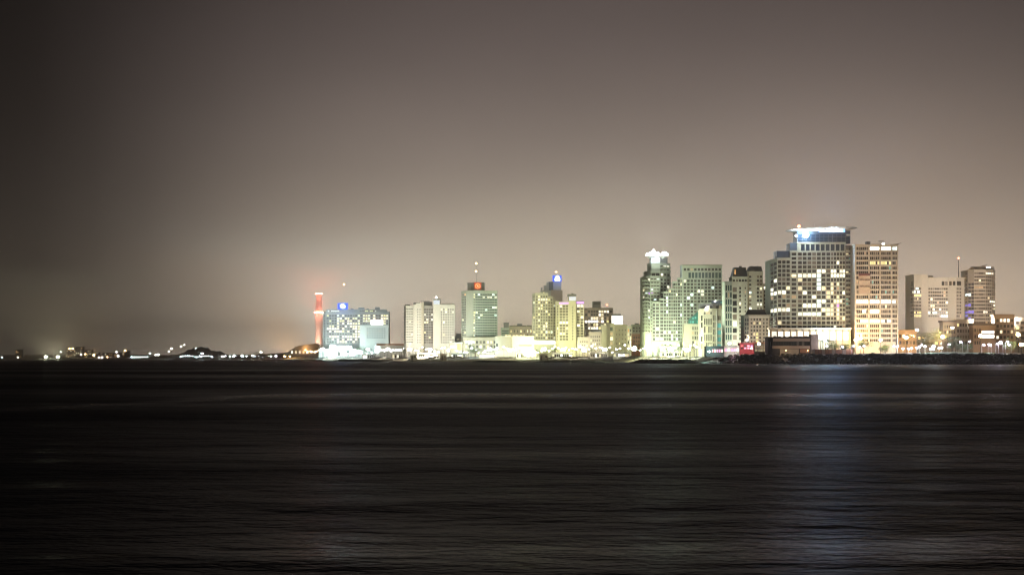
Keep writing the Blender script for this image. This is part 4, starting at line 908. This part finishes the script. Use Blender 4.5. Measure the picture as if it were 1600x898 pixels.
RL = [(1337, 531, 60, EMW, (1, .70, .40), 58000, 'globe', 'white-gold street lamp at the left foot of the orange-lit tower'), (1345, 529, 85, EMO, SO, 19000, 'globe', 'amber street lamp just right of the white-gold one below the orange-lit tower'),
 (1376, 531, 55, EMW, (1, .68, .38), 70000, 'globe', 'gold street lamp before the middle of the orange-lit tower'), (1416, 527, 150, EMO, SO, 75000, 'globe', 'sodium street lamp by the low ochre house'),
 (1473, 526, 150, EMO, SO, 75000, 'globe', 'sodium street lamp above the left end of the lawn'), (1532, 524.5, 150, EMO, SO, 75000, 'globe', 'sodium street lamp beside the blazing shop floors'),
 (1591, 523, 150, EMO, SO, 75000, 'globe', 'sodium street lamp nearest the right edge of the picture'), (1596, 538, 70, EMO, (1, .75, .45), 30000, 'globe', 'low warm lamp at the right edge below the sodium one'),
 (1290, 532, 70, EMC, (.6, .95, 1), 9000, 'globe', 'cyan-white lamp among palms right of the dark restaurant'), (1459, 541, 80, EMC, (.85, .9, 1), 22000, 'globe', 'blue-white lamp at the left tip of the lawn'),
 (1186, 537, 48, EMW, (1, .95, .74), 32000, 'globe', 'added pale gold lamp at the right end of the crimson pavilion'), (1140, 536, 130, EMW, (1, .98, .78), 75000, 'globe', 'added pale lamp behind the white room of the crimson pavilion'),  # both lamps added to light the cream house and mansard tower
 (1012, 540, 320, EMO, SO, 16000, 'globe', 'added amber lamp at the foot of the orange-lit brick house'),  # lamp added to light the brick house
 (1488, 512, 230, EMW, WW, 3000, 'globe', 'small white lamp on the stone house below the mast'), (1433, 515.5, 150, EMW, WW, 4000, 'globe', 'white lamp above the low grey house roof'),
 (1254, 519, 90, EMW, (1, .9, .7), 1500, 'globe', 'lamp at the podium of the helipad tower behind the dark restaurant'), (1310, 522, 90, EMW, (1, .92, .8), 1500, 'globe', 'lamp at the right end of the helipad tower podium'),
 (1215, 528, 85, EMW, (1, .97, .72), 30000, 'globe', 'warm lamp before the hip-roofed cream house'), (1168, 531, 60, EMW, (1, .8, .6), 26000, 'globe', 'warm lamp between the crimson pavilion and the hip-roofed cream house')]
for px, py, s_, mt, col, pw, hd_, lab in RL:
    lamp('street_lamp', px, py, shore(px) + s_, mt, col, lab, 'street lamp', r=1.5 if mt is EMO and px > 1400 else 1.1, power=pw, head=hd_, prad=.8, hood=px not in (1290, 1459), halo={1290: 160e3, 1459: 240e3, 1416: 300e3, 1473: 300e3, 1532: 320e3, 1591: 340e3, 1596: 260e3, 1337: 260e3, 1345: 160e3, 1376: 220e3}.get(px, 15e3))
lamp('floodlight_mast', 1108, 549, 1475, EMC, (.5, 1, .9), 'turquoise floodlight beside the stone slope below the crimson pavilion', 'floodlight', r=.5, power=9000, head='flood', prad=.5)
lamp('added_terrace_lamp', 1228, 547, 1390, EMO, (1, .75, .5), 'added small warm lamp on the sea side of the dark restaurant', 'street lamp', r=.3, power=900, prad=.3)  # lamp added to lighten the restaurant front
lamp('added_terrace_lamp', 1262, 549, 1389, EMO, (1, .75, .5), 'added small warm lamp at the right corner of the dark restaurant', 'street lamp', r=.25, power=500, prad=.3)  # second lamp added for the restaurant front
for i in range(11):
    px = 1404 + i * 6.9 + (i * 37 % 5) - 2; D = shore(px) + 70 + (i * 53 % 60)
    lamp('path_lamp', px, 541 + (i * 29 % 6), D, EMC, (.85, .92, 1), 'bluish white lamp between the sodium lamps left of the lawn', 'street lamp', 'white lamps left of the lawn', r=.75, post=METALW, power=7000 if i % 3 == 0 else 0)
# white lamps on bent arms along the right-hand path
for px, py, a in ((1289, 541, .9), (1313.5, 542, .9), (1331, 540.5, .9), (1340.5, 542.5, .9), (1353, 540.5, -.9), (1394, 541, .9), (1437, 539, .9)):
    lamp('path_lamp', px, py, shore(px) + 34, EMV, (.85, .8, 1), 'thin white lamp lighting the shore path between the dark restaurant and the lawn', 'street lamp', 'path lamps between restaurant and lawn', r=.6, post=METALW, arm=a, power=2500)
for px, py, a in ((1480, 538, .9), (1504, 534, -.9), (1512, 533.5, .9), (1534, 539, 1), (1544, 539, 1), (1549, 538, -1), (1556, 537, 1), (1560, 534, 1), (1567, 536.5, -1), (1571, 534, 1), (1580, 538.5, -1)):
    lamp('path_lamp', px, py, shore(px) + 64, EMV, (.9, .82, 1), 'white lamp with a curved arm at the back of the lawn', 'street lamp', 'curved lamps behind the lawn', r=.7, post=METALW, arm=a, power=3000)
# small lamps along the beach promenade, told apart by what they stand before
rng = random.Random(33)
ZN = [(462, 500, 9, EMO, 'orange promenade lamp before the sloping hall'), (508, 604, 15, EMC, 'cool white promenade lamp before the long grey hotel'), (610, 716, 18, EMW, 'white promenade lamp below the cream-white hotel'),
      (722, 780, 10, EMC, 'cool promenade lamp below the red-emblem tower'), (784, 830, 9, EMW, 'white promenade lamp before the striped white hall'), (834, 912, 15, EMG, 'yellow-green promenade lamp below the hotel pair'),
      (916, 984, 12, EMW, 'white promenade lamp before the dim olive-green block'), (990, 1092, 18, EMG, 'green-white promenade lamp below the terraced tower')]
for x0, x1, n, mt, lab in ZN:
    for i in range(n):
        px = x0 + (x1 - x0) * (i + rng.uniform(.2, .8)) / n; s_ = rng.choice((100, 108, 118)); D = shore(px) + s_
        lamp('promenade_lamp', px, HOR - (ground(px, D) + rng.uniform(4.5, 11) - CAMZ) * F / D, D, mt, {EMO.name: SO, EMC.name: CY, EMG.name: YG}.get(mt.name, WW), lab, 'street lamp', lab + 's', r=.8, head='cap', power=(8000 if x0 > 985 else 4500 if x0 in (784, 916, 462) else 15000) if i % 3 != 1 else 0, prad=.5, hood=True)
# far lamps
FARL = [(71.5, 557.2, -500, EMG, .0, 2.8, 70000, 'left of the two blazing lamps on the far breakwater head', 'harbour_lamp'), (90.3, 557.2, -500, EMG, 0, 2.8, 70000, 'right of the two blazing lamps on the far breakwater head', 'harbour_lamp'),
 (108.5, 544.6, 560, EMO, 0, 1.6, 0, 'left of the paired warm lamps above the far skyline', 'street_lamp'), (113.5, 544.5, 560, EMO, 0, 1.6, 0, 'right of the paired warm lamps above the far skyline', 'street_lamp'),
 (146.6, 554.5, 500, EMO, 0, 1.9, 30000, 'strongest orange lamp of the far skyline', 'street_lamp'), (127, 554, 450, EMW, 0, 1.3, 0, 'white lamp at the foot of the tallest far block', 'street_lamp'),
 (133, 553, 450, EMO, 0, 1.2, 0, 'orange lamp before the far low block with warm lights', 'street_lamp'), (154.5, 558, 100, EMW, 0, 1.1, 0, 'low white lamp left of a pair at the far waterline', 'street_lamp'), (159.5, 558, 100, EMW, 0, 1.1, 0, 'low white lamp close to the far waterline, second of a pair', 'street_lamp'),
 (168, 557.6, 100, EMO, 0, 1, 0, 'small warm lamp at the far waterline right of the white pair', 'street_lamp'), (182, 550, 500, EMW, 0, 1.3, 0, 'lamp on the roof of the far squat block', 'street_lamp'), (184.5, 556, 300, EMW, 0, 1.5, 0, 'bright white lamp below the far squat block', 'street_lamp'),
 (195.5, 547.5, 520, EMO, 0, 1.3, 0, 'yellow lamp on the last far block', 'street_lamp'), (95.5, 549.6, 600, EMC, 0, 1.0, 0, 'faint teal lamp above the far breakwater', 'street_lamp'), (28, 558, 200, EMW, 0, 1, 0, 'white lamp under the lonely far tower', 'street_lamp'),
 (3, 559.5, 200, EMC, 0, .9, 0, 'faint lamp at the left edge of the far shore', 'street_lamp'), (247, 554, 160, EMW, 0, 1.7, 12000, 'bright warm lamp just left of the headland', 'street_lamp'), (243, 554.4, 160, EMW, 0, 1.0, 0, 'smaller lamp beside the bright one left of the headland', 'street_lamp'),
 (234, 551.6, 200, EMC, 0, 1.2, 5000, 'teal-white lamp between the far skyline and the headland', 'street_lamp'), (268, 544.7, 350, EMW, 0, 1.5, 0, 'bright warm lamp on the left slope of the headland', 'street_lamp'), (264, 549, 350, EMW, 0, .9, 0, 'small lamp low on the left slope of the headland', 'street_lamp'),
 (283, 541, 400, EMW, 0, .9, 0, 'left of two small lamps near the top of the headland', 'street_lamp'), (288, 538.6, 400, EMW, 0, .9, 0, 'right of two small lamps near the top of the headland', 'street_lamp'), (306, 544, 320, EMC, 0, .7, 0, 'faint cool lamp on the right slope of the headland', 'street_lamp'),
 (316, 552, 100, EMC, 0, 1.7, 16000, 'bright blue-white lamp at the right foot of the headland', 'street_lamp'), (348, 557, 40, EMW, 0, 1.6, 5000, 'warm lamp at the left end of the yacht marina', 'street_lamp'), (366, 555.5, 60, EMC, 0, 1.6, 6000, 'cool lamp left of the middle of the yacht marina', 'street_lamp'),
 (378, 555.5, 60, EMC, 0, 1.6, 6000, 'cool lamp in the middle of the yacht marina', 'street_lamp'), (395, 555.5, 60, EMG, 0, 1.6, 6000, 'greenish lamp right of the middle of the yacht marina', 'street_lamp'), (408, 550, 60, EMW, 0, 1.2, 5000, 'high lamp above the trees at the right end of the yacht marina', 'street_lamp'),
 (431, 556, 60, EMV, 0, 1.6, 5000, 'violet-white lamp right of the yacht marina', 'street_lamp'), (445, 556, 60, EMO, 0, 1.7, 40000, 'strong orange lamp at the lower left corner of the sloping hall', 'street_lamp'), (453, 556, 60, EMO, 0, 1.5, 30000, 'orange lamp second along the foot of the sloping hall', 'street_lamp')]
for px, py, s_, mt, _, r, pw, lab, nm in FARL:
    col = {EMO.name: SO, EMC.name: CY, EMG.name: (1, 1, .7), EMV.name: (.8, .7, 1)}.get(mt.name, WW)
    g0 = shore(px) + s_
    lamp(nm, px, py, g0, mt, col, lab, 'harbour lamp' if nm[0] == 'h' else 'street lamp', r=r, power=pw, prad=1.2, halo={71.5: 600e3, 90.3: 500e3, 146.6: 200e3, 108.5: 120e3, 445: 1000e3, 453: 800e3, 431: 120e3}.get(px, 0))
for i in range(8): lamp('quay_lamp', 206.5 + i * 3.3 + rng.uniform(-.8, .8), 557.6 + rng.uniform(-.5, .5), shore(215) + 60, EMC, None, 'small white quay lamp in the row left of the headland', 'street lamp', 'quay lamps left of the headland', r=rng.choice((.5, .8, 1.0)))
for i in range(14): lamp('quay_lamp', 282 + i * 3.7 + rng.uniform(-1, 1), 557 + rng.uniform(-1.5, .8), 4100, EMC, None, 'small blue-white quay lamp along the foot of the headland', 'street lamp', 'quay lamps under the headland', r=rng.choice((.3, .45, .7, .9)))
for i in range(12): lamp('quay_lamp', 352 + i * 6.6 + rng.uniform(-2, 2), 556.5 + rng.uniform(-.8, .6), 3750, EMC if i % 3 else EMV, None, 'small quay lamp among the yacht masts', 'street lamp', 'quay lamps in the marina', r=rng.choice((.3, .5, .8, 1.0)))

# ------------------------------------------------------------------ boats, plants, beach furniture
HULL = surf('boat_hull_white', (.55, .55, .53), .4, .5, .1)
def yacht():
    t = thing('sailing_yacht', 'moored white sailing yacht with bare mast in the marina', 'yacht', (0, 0, 0), 'yachts moored in the marina')
    mb = MB(); st = [(-5.5, .9), (-3, 1.6), (0, 1.8), (3, 1.3), (5.2, .4), (6.2, .05)]
    for x, hw in st: mb.v += [(x, -hw, 1.3 + .04 * x), (x, -hw * .5, -.3), (x, hw * .5, -.3), (x, hw, 1.3 + .04 * x)]
    for i in range(len(st) - 1):
        o = i * 4
        for a in range(4): c = (a + 1) % 4; mb.f.append((o + a, o + 4 + a, o + 4 + c, o + c)); mb.m.append(0)
    mb.f.append((0, 1, 2, 3)); mb.m.append(0); mb.build('hull', HULL, t)
    mb = MB(); mb.box((-.5, 0, 1.7), (4.5, 1.8, .8)); mb.build('cabin', HULL, t)
    mb = MB(); mb.tube((.6, 0, 1.2), (.6, 0, 17), .16, .1, 6); mb.build('mast', METALW, t)
    mb = MB(); mb.tube((.6, 0, 2.6), (-4.4, 0, 2.7), .16, .14, 6); mb.build('boom', METALW, t)
    return t
def dup(root, loc, rz=0, sc=1.0, label=None, group=None):
    r = root.copy(); C.objects.link(r); r.location = loc; r.rotation_euler = (0, 0, rz); r.scale = (sc, sc, sc)
    if label: r['label'] = label
    if group: r['group'] = group
    for c in root.children:
        d_ = c.copy(); C.objects.link(d_); d_.parent = r
    return r
rng = random.Random(44); y0 = yacht()
for i in range(26):
    px = 320 + 104 * (i + rng.uniform(.1, .9)) / 26; D = shore(px) - 30 - rng.uniform(0, 60); loc = (X(px, D), D, 0); sc = rng.uniform(.75, 1.15)
    if i == 0: y0.location = loc; y0.rotation_euler = (0, 0, 1.2)
    else: dup(y0, loc, rng.uniform(.6, 2.4), sc)

LEAF = surf('palm_leaf', (.06, .10, .035), .7, 1.2, .35); BARK = surf('palm_bark', (.16, .12, .08), .95, 1.5, .3); TLEAF = surf('tree_leaf', (.055, .085, .035), .8, .8, .4)
def palm(seed):
    rng = random.Random(seed); t = thing('palm_tree', 'palm', 'palm tree', (0, 0, 0))
    mb = MB(); p0 = (0, 0, -.5)
    for k in range(5):
        p1 = (.12 * k * rng.uniform(.3, 1), .05 * k, 1.8 * (k + 1)); mb.tube(p0, p1, .3 - .025 * k, .28 - .025 * k, 7); p0 = p1
    mb.build('trunk', BARK, t)
    mb = MB(); c = Vector(p0)
    for k in range(22):
        a = 2 * pi * k / 22 + rng.uniform(-.15, .15); up = rng.uniform(-.3, 1.2); L = rng.uniform(2.6, 3.6); d_ = Vector((cos(a), sin(a), 0)); s_ = Vector((-sin(a), cos(a), 0))
        prev = c; 
        for q in range(1, 7):
            u = q / 6; pt_ = c + d_ * (L * u) + Vector((0, 0, up * L * .55 * u - 1.35 * L * .5 * u * u))
            wd = .55 * sin(pi * min(.97, u * .9 + .08))
            for sg_ in (-1, 1): mb.quad((prev, prev + (pt_ - prev) * .55, (prev + pt_) / 2 + s_ * sg_ * wd + Vector((0, 0, -.3 * wd)) + d_ * .25))
            prev = pt_
    mb.build('crown', LEAF, t); return t
def tree(seed, h, r):
    rng = random.Random(seed); t = thing('broadleaf_tree', 'tree', 'tree', (0, 0, 0))
    mb = MB(); mb.tube((0, 0, -.5), (0, 0, h * .5), .32, .2, 7)
    for k in range(6): a = k * 1.05; mb.tube((0, 0, h * .4), (cos(a) * r * .6, sin(a) * r * .6, h * .7), .14, .05, 5)
    mb.build('trunk', BARK, t); mb = MB()
    cl = [(rng.gauss(0, r * .45), rng.gauss(0, r * .45), h * .68 + rng.gauss(0, h * .13), rng.uniform(.25, .5) * r) for _ in range(16)]
    for k in range(1500):
        x, y, z, q = rng.choice(cl); v = Vector((rng.gauss(0, 1), rng.gauss(0, 1), rng.gauss(0, 1))).normalized() * q * rng.random() ** .4
        p_ = Vector((x, y, z)) + v; e1 = Vector((rng.gauss(0, 1), rng.gauss(0, 1), rng.gauss(0, 1))).normalized(); e2 = e1.orthogonal().normalized(); s_ = rng.uniform(.16, .34)
        mb.quad((p_ - e1 * s_, p_ + e2 * s_ * .6, p_ + e1 * s_, p_ - e2 * s_ * .6))
    mb.build('crown', TLEAF, t); return t
rng = random.Random(55)
PZ = [(612, 640, 3, 'palm tree on the promenade before the stand and left hotel wing'), (645, 700, 8, 'palm tree on the promenade below the cream-white hotel'), (726, 776, 5, 'palm tree on the promenade below the red-emblem tower'), (836, 905, 6, 'palm tree on the promenade below the hotel pair'),
      (908, 935, 4, 'palm tree before the low white stepped house'), (985, 1018, 5, 'palm tree before the orange-lit brick house'), (1022, 1090, 9, 'palm tree on the promenade below the terraced tower'), (560, 584, 4, 'palm tree below the white hotel wing'),
      (1280, 1302, 4, 'cyan-lit palm right of the dark restaurant'), (1485, 1500, 3, 'orange-lit palm behind the left half of the lawn')]
protos = [palm(1), palm(2), palm(3)]; used = set()
def put(protos, px, D, sc, rz, label, group):
    i = rng.randrange(len(protos)); loc = (X(px, D), D, ground(px, D) - .1)
    if i not in used and len(used) < len(protos):
        used.add(i); o = protos[i]; o.location = loc; o.rotation_euler = (0, 0, rz); o.scale = (sc,) * 3; o['label'] = label; o['group'] = group
    else: dup(protos[i], loc, rz, sc, label, group)
for x0, x1, n, lab in PZ:
    for i in range(n):
        px = x0 + (x1 - x0) * (i + rng.uniform(.2, .8)) / n; s_ = 62 if px > 1200 else rng.uniform(96, 125)
        put(protos, px, shore(px) + s_, rng.uniform(.75, 1.25), rng.uniform(0, 6), lab, lab + ', group')
for p_ in protos:
    if p_['label'] == 'palm': p_['label'] = 'palm tree below the terraced tower by the slipway'; p_.location = (X(1086, 1890), 1890, 5)
TR = [(1320, 60, 7, 4.5, 'round dark tree left of the white-gold street lamp'), (1349, 66, 9, 4.5, 'orange-lit tree below the orange-lit tower'), (1452, 150, 16, 9, 'big pale grey tree left of the stone house below the mast'), (1468, 160, 17, 10, 'widest grey tree behind the lawn beside the stone house'),
      (1489, 72, 9, 5, 'amber-lit tree at the back of the lawn'), (1507, 70, 6, 4, 'dark bush-like tree with white lamps before it behind the lawn'), (1575, 74, 8, 6, 'dark tree behind the rightmost curved lamps'), (1384, 66, 6, 4, 'small tree before the gold street lamp'),
      (403, 50, 14, 9, 'dark tree at the right end of the yacht marina'), (412, 55, 10, 8, 'smaller dark tree at the right end of the marina'), (1303, 62, 7, 5, 'low dark tree right of the cyan-lit palms'), (566, 110, 14, 9, 'greenish tree below the white hotel wing'), (742, 108, 11, 7, 'aqua-lit tree beside the aqua-white floodlight mast')]
for i, (px, s_, h_, r_, lab) in enumerate(TR):
    t = tree(100 + i, h_, r_); D = shore(px) + s_; t.location = (X(px, D), D, ground(px, D) - .1); t['label'] = lab

def bb(x0, x1, y0, y1, D, depth, mat, name, parent=None, mbx=None):
    mb = MB(); mb.box((X((x0 + x1) / 2, D), D + depth / 2, (Z(y0, D) + Z(y1, D)) / 2), (M(x1 - x0, D), depth, Z(y0, D) - Z(y1, D))); return mb.build(name, mat, parent)
for x0, x1, y0, lab in ((641, 650.5, 553, 'squat stone kiosk on the sand below the cream-white hotel, left one'), (688, 697.5, 552.5, 'tall brown stone kiosk on the sand below the right wing of the cream-white hotel'), (843, 856, 552.5, 'square stone kiosk on the sand right of the blazing yellow-white floodlight')):
    D = shore(x0) + 18; g = ground(x0, D); t = thing('beach_kiosk', lab, 'kiosk', (X((x0 + x1) / 2, D), D, g))
    bb(x0, x1, y0 + 1, 563, D, 6, WALL['stone'], 'wall', t); bb(x0 - .6, x1 + .6, y0, y0 + 1, D - .6, 7.2, WALL['tan'], 'roof', t); bb(x0 + 2, x0 + 4.4, y0 + 3, 562.5, D - .1, .08, WALL['char'], 'door', t)
    bb(x1 - 4, x1 - 1.4, y0 + 3, y0 + 5.6, D - .1, .08, K['dark'], 'window', t)
def shelter(lab, grp):
    t = thing('beach_shelter', lab, 'sunshade', (0, 0, 0), grp)
    mb = MB(); mb.lathe((0, 0, 2.3), [(2.6, -.15), (2.2, .35), (1.0, .75), (.05, .9)], 10); mb.lathe((0, 0, 2.3), [(2.6, -.15), (.05, -.05)], 10); mb.build('canopy', surf('thatch', (.16, .13, .09), .95, 1.5, .3), t)
    mb = MB(); mb.tube((0, 0, -.4), (0, 0, 2.4), .1, .1, 6); mb.build('post', BARK, t); return t
SZ = [(670, 686, 5, 'round beach sunshade between the two kiosks below the cream-white hotel'), (699, 729, 9, 'round beach sunshade right of the tall brown kiosk'), (858, 866, 3, 'round beach sunshade just right of the square kiosk'), (876, 918, 12, 'round beach sunshade before the violet-topped hotel'), (1024, 1044, 6, 'round beach sunshade below the left terraces of the stepped tower'), (782, 800, 5, 'round beach sunshade before the striped hall')]
s0 = None
for x0, x1, n, lab in SZ:
    for i in range(n):
        px = x0 + (x1 - x0) * (i + rng.uniform(.3, .7)) / n; D = shore(px) + rng.uniform(22, 46); loc = (X(px, D), D, ground(px, D))
        if s0 is None: s0 = shelter(lab, lab + 's'); s0.location = loc
        else: dup(s0, loc, rng.uniform(0, 3), rng.uniform(.9, 1.3), lab, lab + 's')
rb = MB(); t = thing('beach_fence', 'red-lit low fence along the waterline below the red-emblem tower', 'fence', (X(764, 2290), 2290, 1))
for i in range(20): px = 744 + i * 2.05; rb.box((X(px, 2290), 2290, 2.4), (1.15, .3, 2.6 + .5 * (i % 3)))
rb.build('boards', WALL['redp'], t); rb = MB(); rb.tube((X(743, 2290), 2290.4, 1), (X(743, 2290), 2290.4, 5), .15); rb.build('post', METAL, t)
light(t, (X(764, 2280), 2280, 5), (1, .2, .12), 9000, .5)
t = thing('shore_fence', 'brown low fence wall along the shore path right of the dark restaurant', 'fence', (X(1300, 1385), 1385, 6))
for i in range(12):
    x0 = 1268 + i * 5.4; bb(x0, x0 + 5.0, 545.5 + .3 * (i % 2), 553.5, 1386, .4, WALL['brick'] if i % 3 else WALL['stone'], 'panel', t); bb(x0 + 5.0, x0 + 5.4, 544.5, 553.5, 1385.9, .6, METAL, 'post', t)
mb = MB(); t = thing('dark_pole', 'tall bare dark pole on the shore path before the right end of the orange-lit tower', 'pole', (X(1400.5, 1375), 1375, 6.3))
mb.tube((X(1400.5, 1375), 1375, 6), (X(1400.5, 1375), 1375, Z(528, 1375)), .35, .25, 8); mb.build('shaft', METAL, t); bb(1399.6, 1401.4, 527.6, 528.2, 1375, .7, METAL, 'cap', t)

# ------------------------------------------------------------------ haze, sky, moonlight, camera
hz = MB(); hz.prism([(-6500, -80), (6500, -80), (6500, 9500), (-6500, 9500)], -6, 150)
m = bpy.data.materials.new('night_haze'); m.use_nodes = True; nt = m.node_tree; nt.nodes.clear()
o = nt.nodes.new('ShaderNodeOutputMaterial'); pv = nt.nodes.new('ShaderNodeVolumePrincipled')
pv.inputs['Color'].default_value = (.95, .86, .77, 1); pv.inputs['Density'].default_value = .00012; pv.inputs['Anisotropy'].default_value = .72
nt.links.new(pv.outputs[0], o.inputs['Volume'])
tag(hz.build('haze', m), kind='stuff')

sc = bpy.context.scene
wd = bpy.data.worlds.new('World'); sc.world = wd; wd.use_nodes = True; nt = wd.node_tree; nt.nodes.clear()
N = nt.nodes.new; L = nt.links.new
out = N('ShaderNodeOutputWorld'); bg = N('ShaderNodeBackground'); bg2 = N('ShaderNodeBackground'); add = N('ShaderNodeAddShader')
sky = N('ShaderNodeTexSky'); sky.sky_type = 'NISHITA'; sky.sun_disc = False; sky.sun_elevation = radians(2); sky.sun_rotation = radians(250); bg2.inputs[1].default_value = .0006
L(sky.outputs[0], bg2.inputs[0])
tc = N('ShaderNodeTexCoord'); sp = N('ShaderNodeSeparateXYZ'); L(tc.outputs['Generated'], sp.inputs[0])
def math_(op, a, b_=None, clamp=False):
    n = N('ShaderNodeMath'); n.operation = op; n.use_clamp = clamp
    for i, v in enumerate((a, b_)):
        if v is None: continue
        if isinstance(v, (int, float)): n.inputs[i].default_value = v
        else: L(v, n.inputs[i])
    return n.outputs[0]
az = math_('ARCTAN2', sp.outputs[0], sp.outputs[1]); el = math_('MAXIMUM', sp.outputs[2], 0.0)
azn = math_('ADD', math_('MULTIPLY', az, 1 / (2 * pi)), .5, True)
def ramp(stops, tint):
    r = N('ShaderNodeValToRGB'); r.color_ramp.interpolation = 'B_SPLINE'; e = r.color_ramp.elements
    while len(e) > 1: e.remove(e[-1])
    for i, (px, v) in enumerate(stops):
        pos = (px if abs(px) <= pi else math.atan((px - 800) / F)) / (2 * pi) + .5; q = e[0] if i == 0 else e.new(pos)
        q.position = pos; q.color = (v * tint[0], v * tint[1], v * tint[2], 1)
    L(azn, r.inputs[0]); return r.outputs[0]
T1 = (1, 1, 1)
lowc = ramp([(-pi, .7), (-2.0, .2), (-1.0, .04), (-400, .04), (40, .055), (150, .085), (260, .18), (350, .36), (440, .55), (540, .70), (660, .77), (900, .77), (1300, .77), (1440, .72), (1640, .62), (2300, .5), (1.2, .45), (pi, .7)], T1)
topc = ramp([(-pi, .5), (-1.0, .03), (-300, .03), (30, .055), (200, .20), (400, .47), (650, .68), (900, .73), (1250, .72), (1600, .50), (2100, .36), (1.2, .3), (pi, .5)], T1)
def scale_(c, f):
    n = N('ShaderNodeVectorMath'); n.operation = 'SCALE'; L(c, n.inputs[0])
    if isinstance(f, float): n.inputs[3].default_value = f
    else: L(f, n.inputs[3])
    return n.outputs[0]
def vadd(a, b_):
    n = N('ShaderNodeVectorMath'); n.operation = 'ADD'; L(a, n.inputs[0]); L(b_, n.inputs[1]); return n.outputs[0]
f = math_('MULTIPLY', el, 1 / .15, True); g_ = math_('SUBTRACT', 1.0, f)
hor = vadd(scale_(lowc, g_), scale_(topc, f))                       # light dome over the city, fading upward and out to sea
fall = math_('MULTIPLY', math_('EXPONENT', math_('MULTIPLY', el, -1 / .085)), math_('ADD', 1.0, math_('MULTIPLY', math_('EXPONENT', math_('MULTIPLY', el, -1 / .028)), .80)))
tm = N('ShaderNodeMix'); tm.data_type = 'RGBA'; tm.inputs[6].default_value = (1, .83, .68, 1); tm.inputs[7].default_value = (1, .785, .73, 1); L(f, tm.inputs[0])
wn = N('ShaderNodeTexNoise'); wm = N('ShaderNodeMapping'); wm.inputs['Scale'].default_value = (1, 1, 2.2); L(tc.outputs['Generated'], wm.inputs[0]); L(wm.outputs[0], wn.inputs['Vector'])
wn.inputs['Scale'].default_value = 7; wn.inputs['Detail'].default_value = 4; wn.inputs['Roughness'].default_value = .5   # uneven veil of haze high over the city
fall = math_('MULTIPLY', fall, math_('ADD', .86, math_('MULTIPLY', wn.outputs[0], .28)))
tint = N('ShaderNodeVectorMath'); tint.operation = 'MULTIPLY'; L(scale_(hor, fall), tint.inputs[0]); L(tm.outputs[2], tint.inputs[1])
low = math_('EXPONENT', math_('MULTIPLY', el, -1 / .04)); t2 = N('ShaderNodeVectorMath'); t2.operation = 'MULTIPLY'
L(scale_(lowc, low), t2.inputs[0]); t2.inputs[1].default_value = (.23, .225, .105)
L(vadd(tint.outputs[0], t2.outputs[0]), bg.inputs[0])
L(bg.outputs[0], add.inputs[0]); L(bg2.outputs[0], add.inputs[1]); L(add.outputs[0], out.inputs[0])

sun = bpy.data.lights.new('moonlight', 'SUN'); sun.energy = .02; sun.angle = radians(.5); sun.color = (1, .95, .88)
so = bpy.data.objects.new('moonlight', sun); C.objects.link(so); so.rotation_euler = (radians(60), 0, radians(-30))

cam = bpy.data.cameras.new('camera'); co = bpy.data.objects.new('camera', cam); C.objects.link(co)
cam.sensor_width = 36; cam.lens = 36 * F / 1600; cam.shift_y = (HOR - 449) / 1600; cam.clip_end = 30000; cam.clip_start = .5
co.location = (0, 0, CAMZ); co.rotation_euler = (pi / 2, 0, 0); sc.camera = co
vs = sc.view_settings; sc.display_settings.display_device = 'sRGB'; vs.view_transform = 'Standard'; vs.look = 'None'; vs.exposure = 0; vs.gamma = 1; vs.use_curve_mapping = False
sc.cycles.max_bounces = 4; sc.cycles.diffuse_bounces = 2; sc.cycles.glossy_bounces = 2; sc.cycles.volume_bounces = 0
sc.cycles.filter_width = 1.15; sc.cycles.sample_clamp_indirect = 4; sc.cycles.use_denoising = True
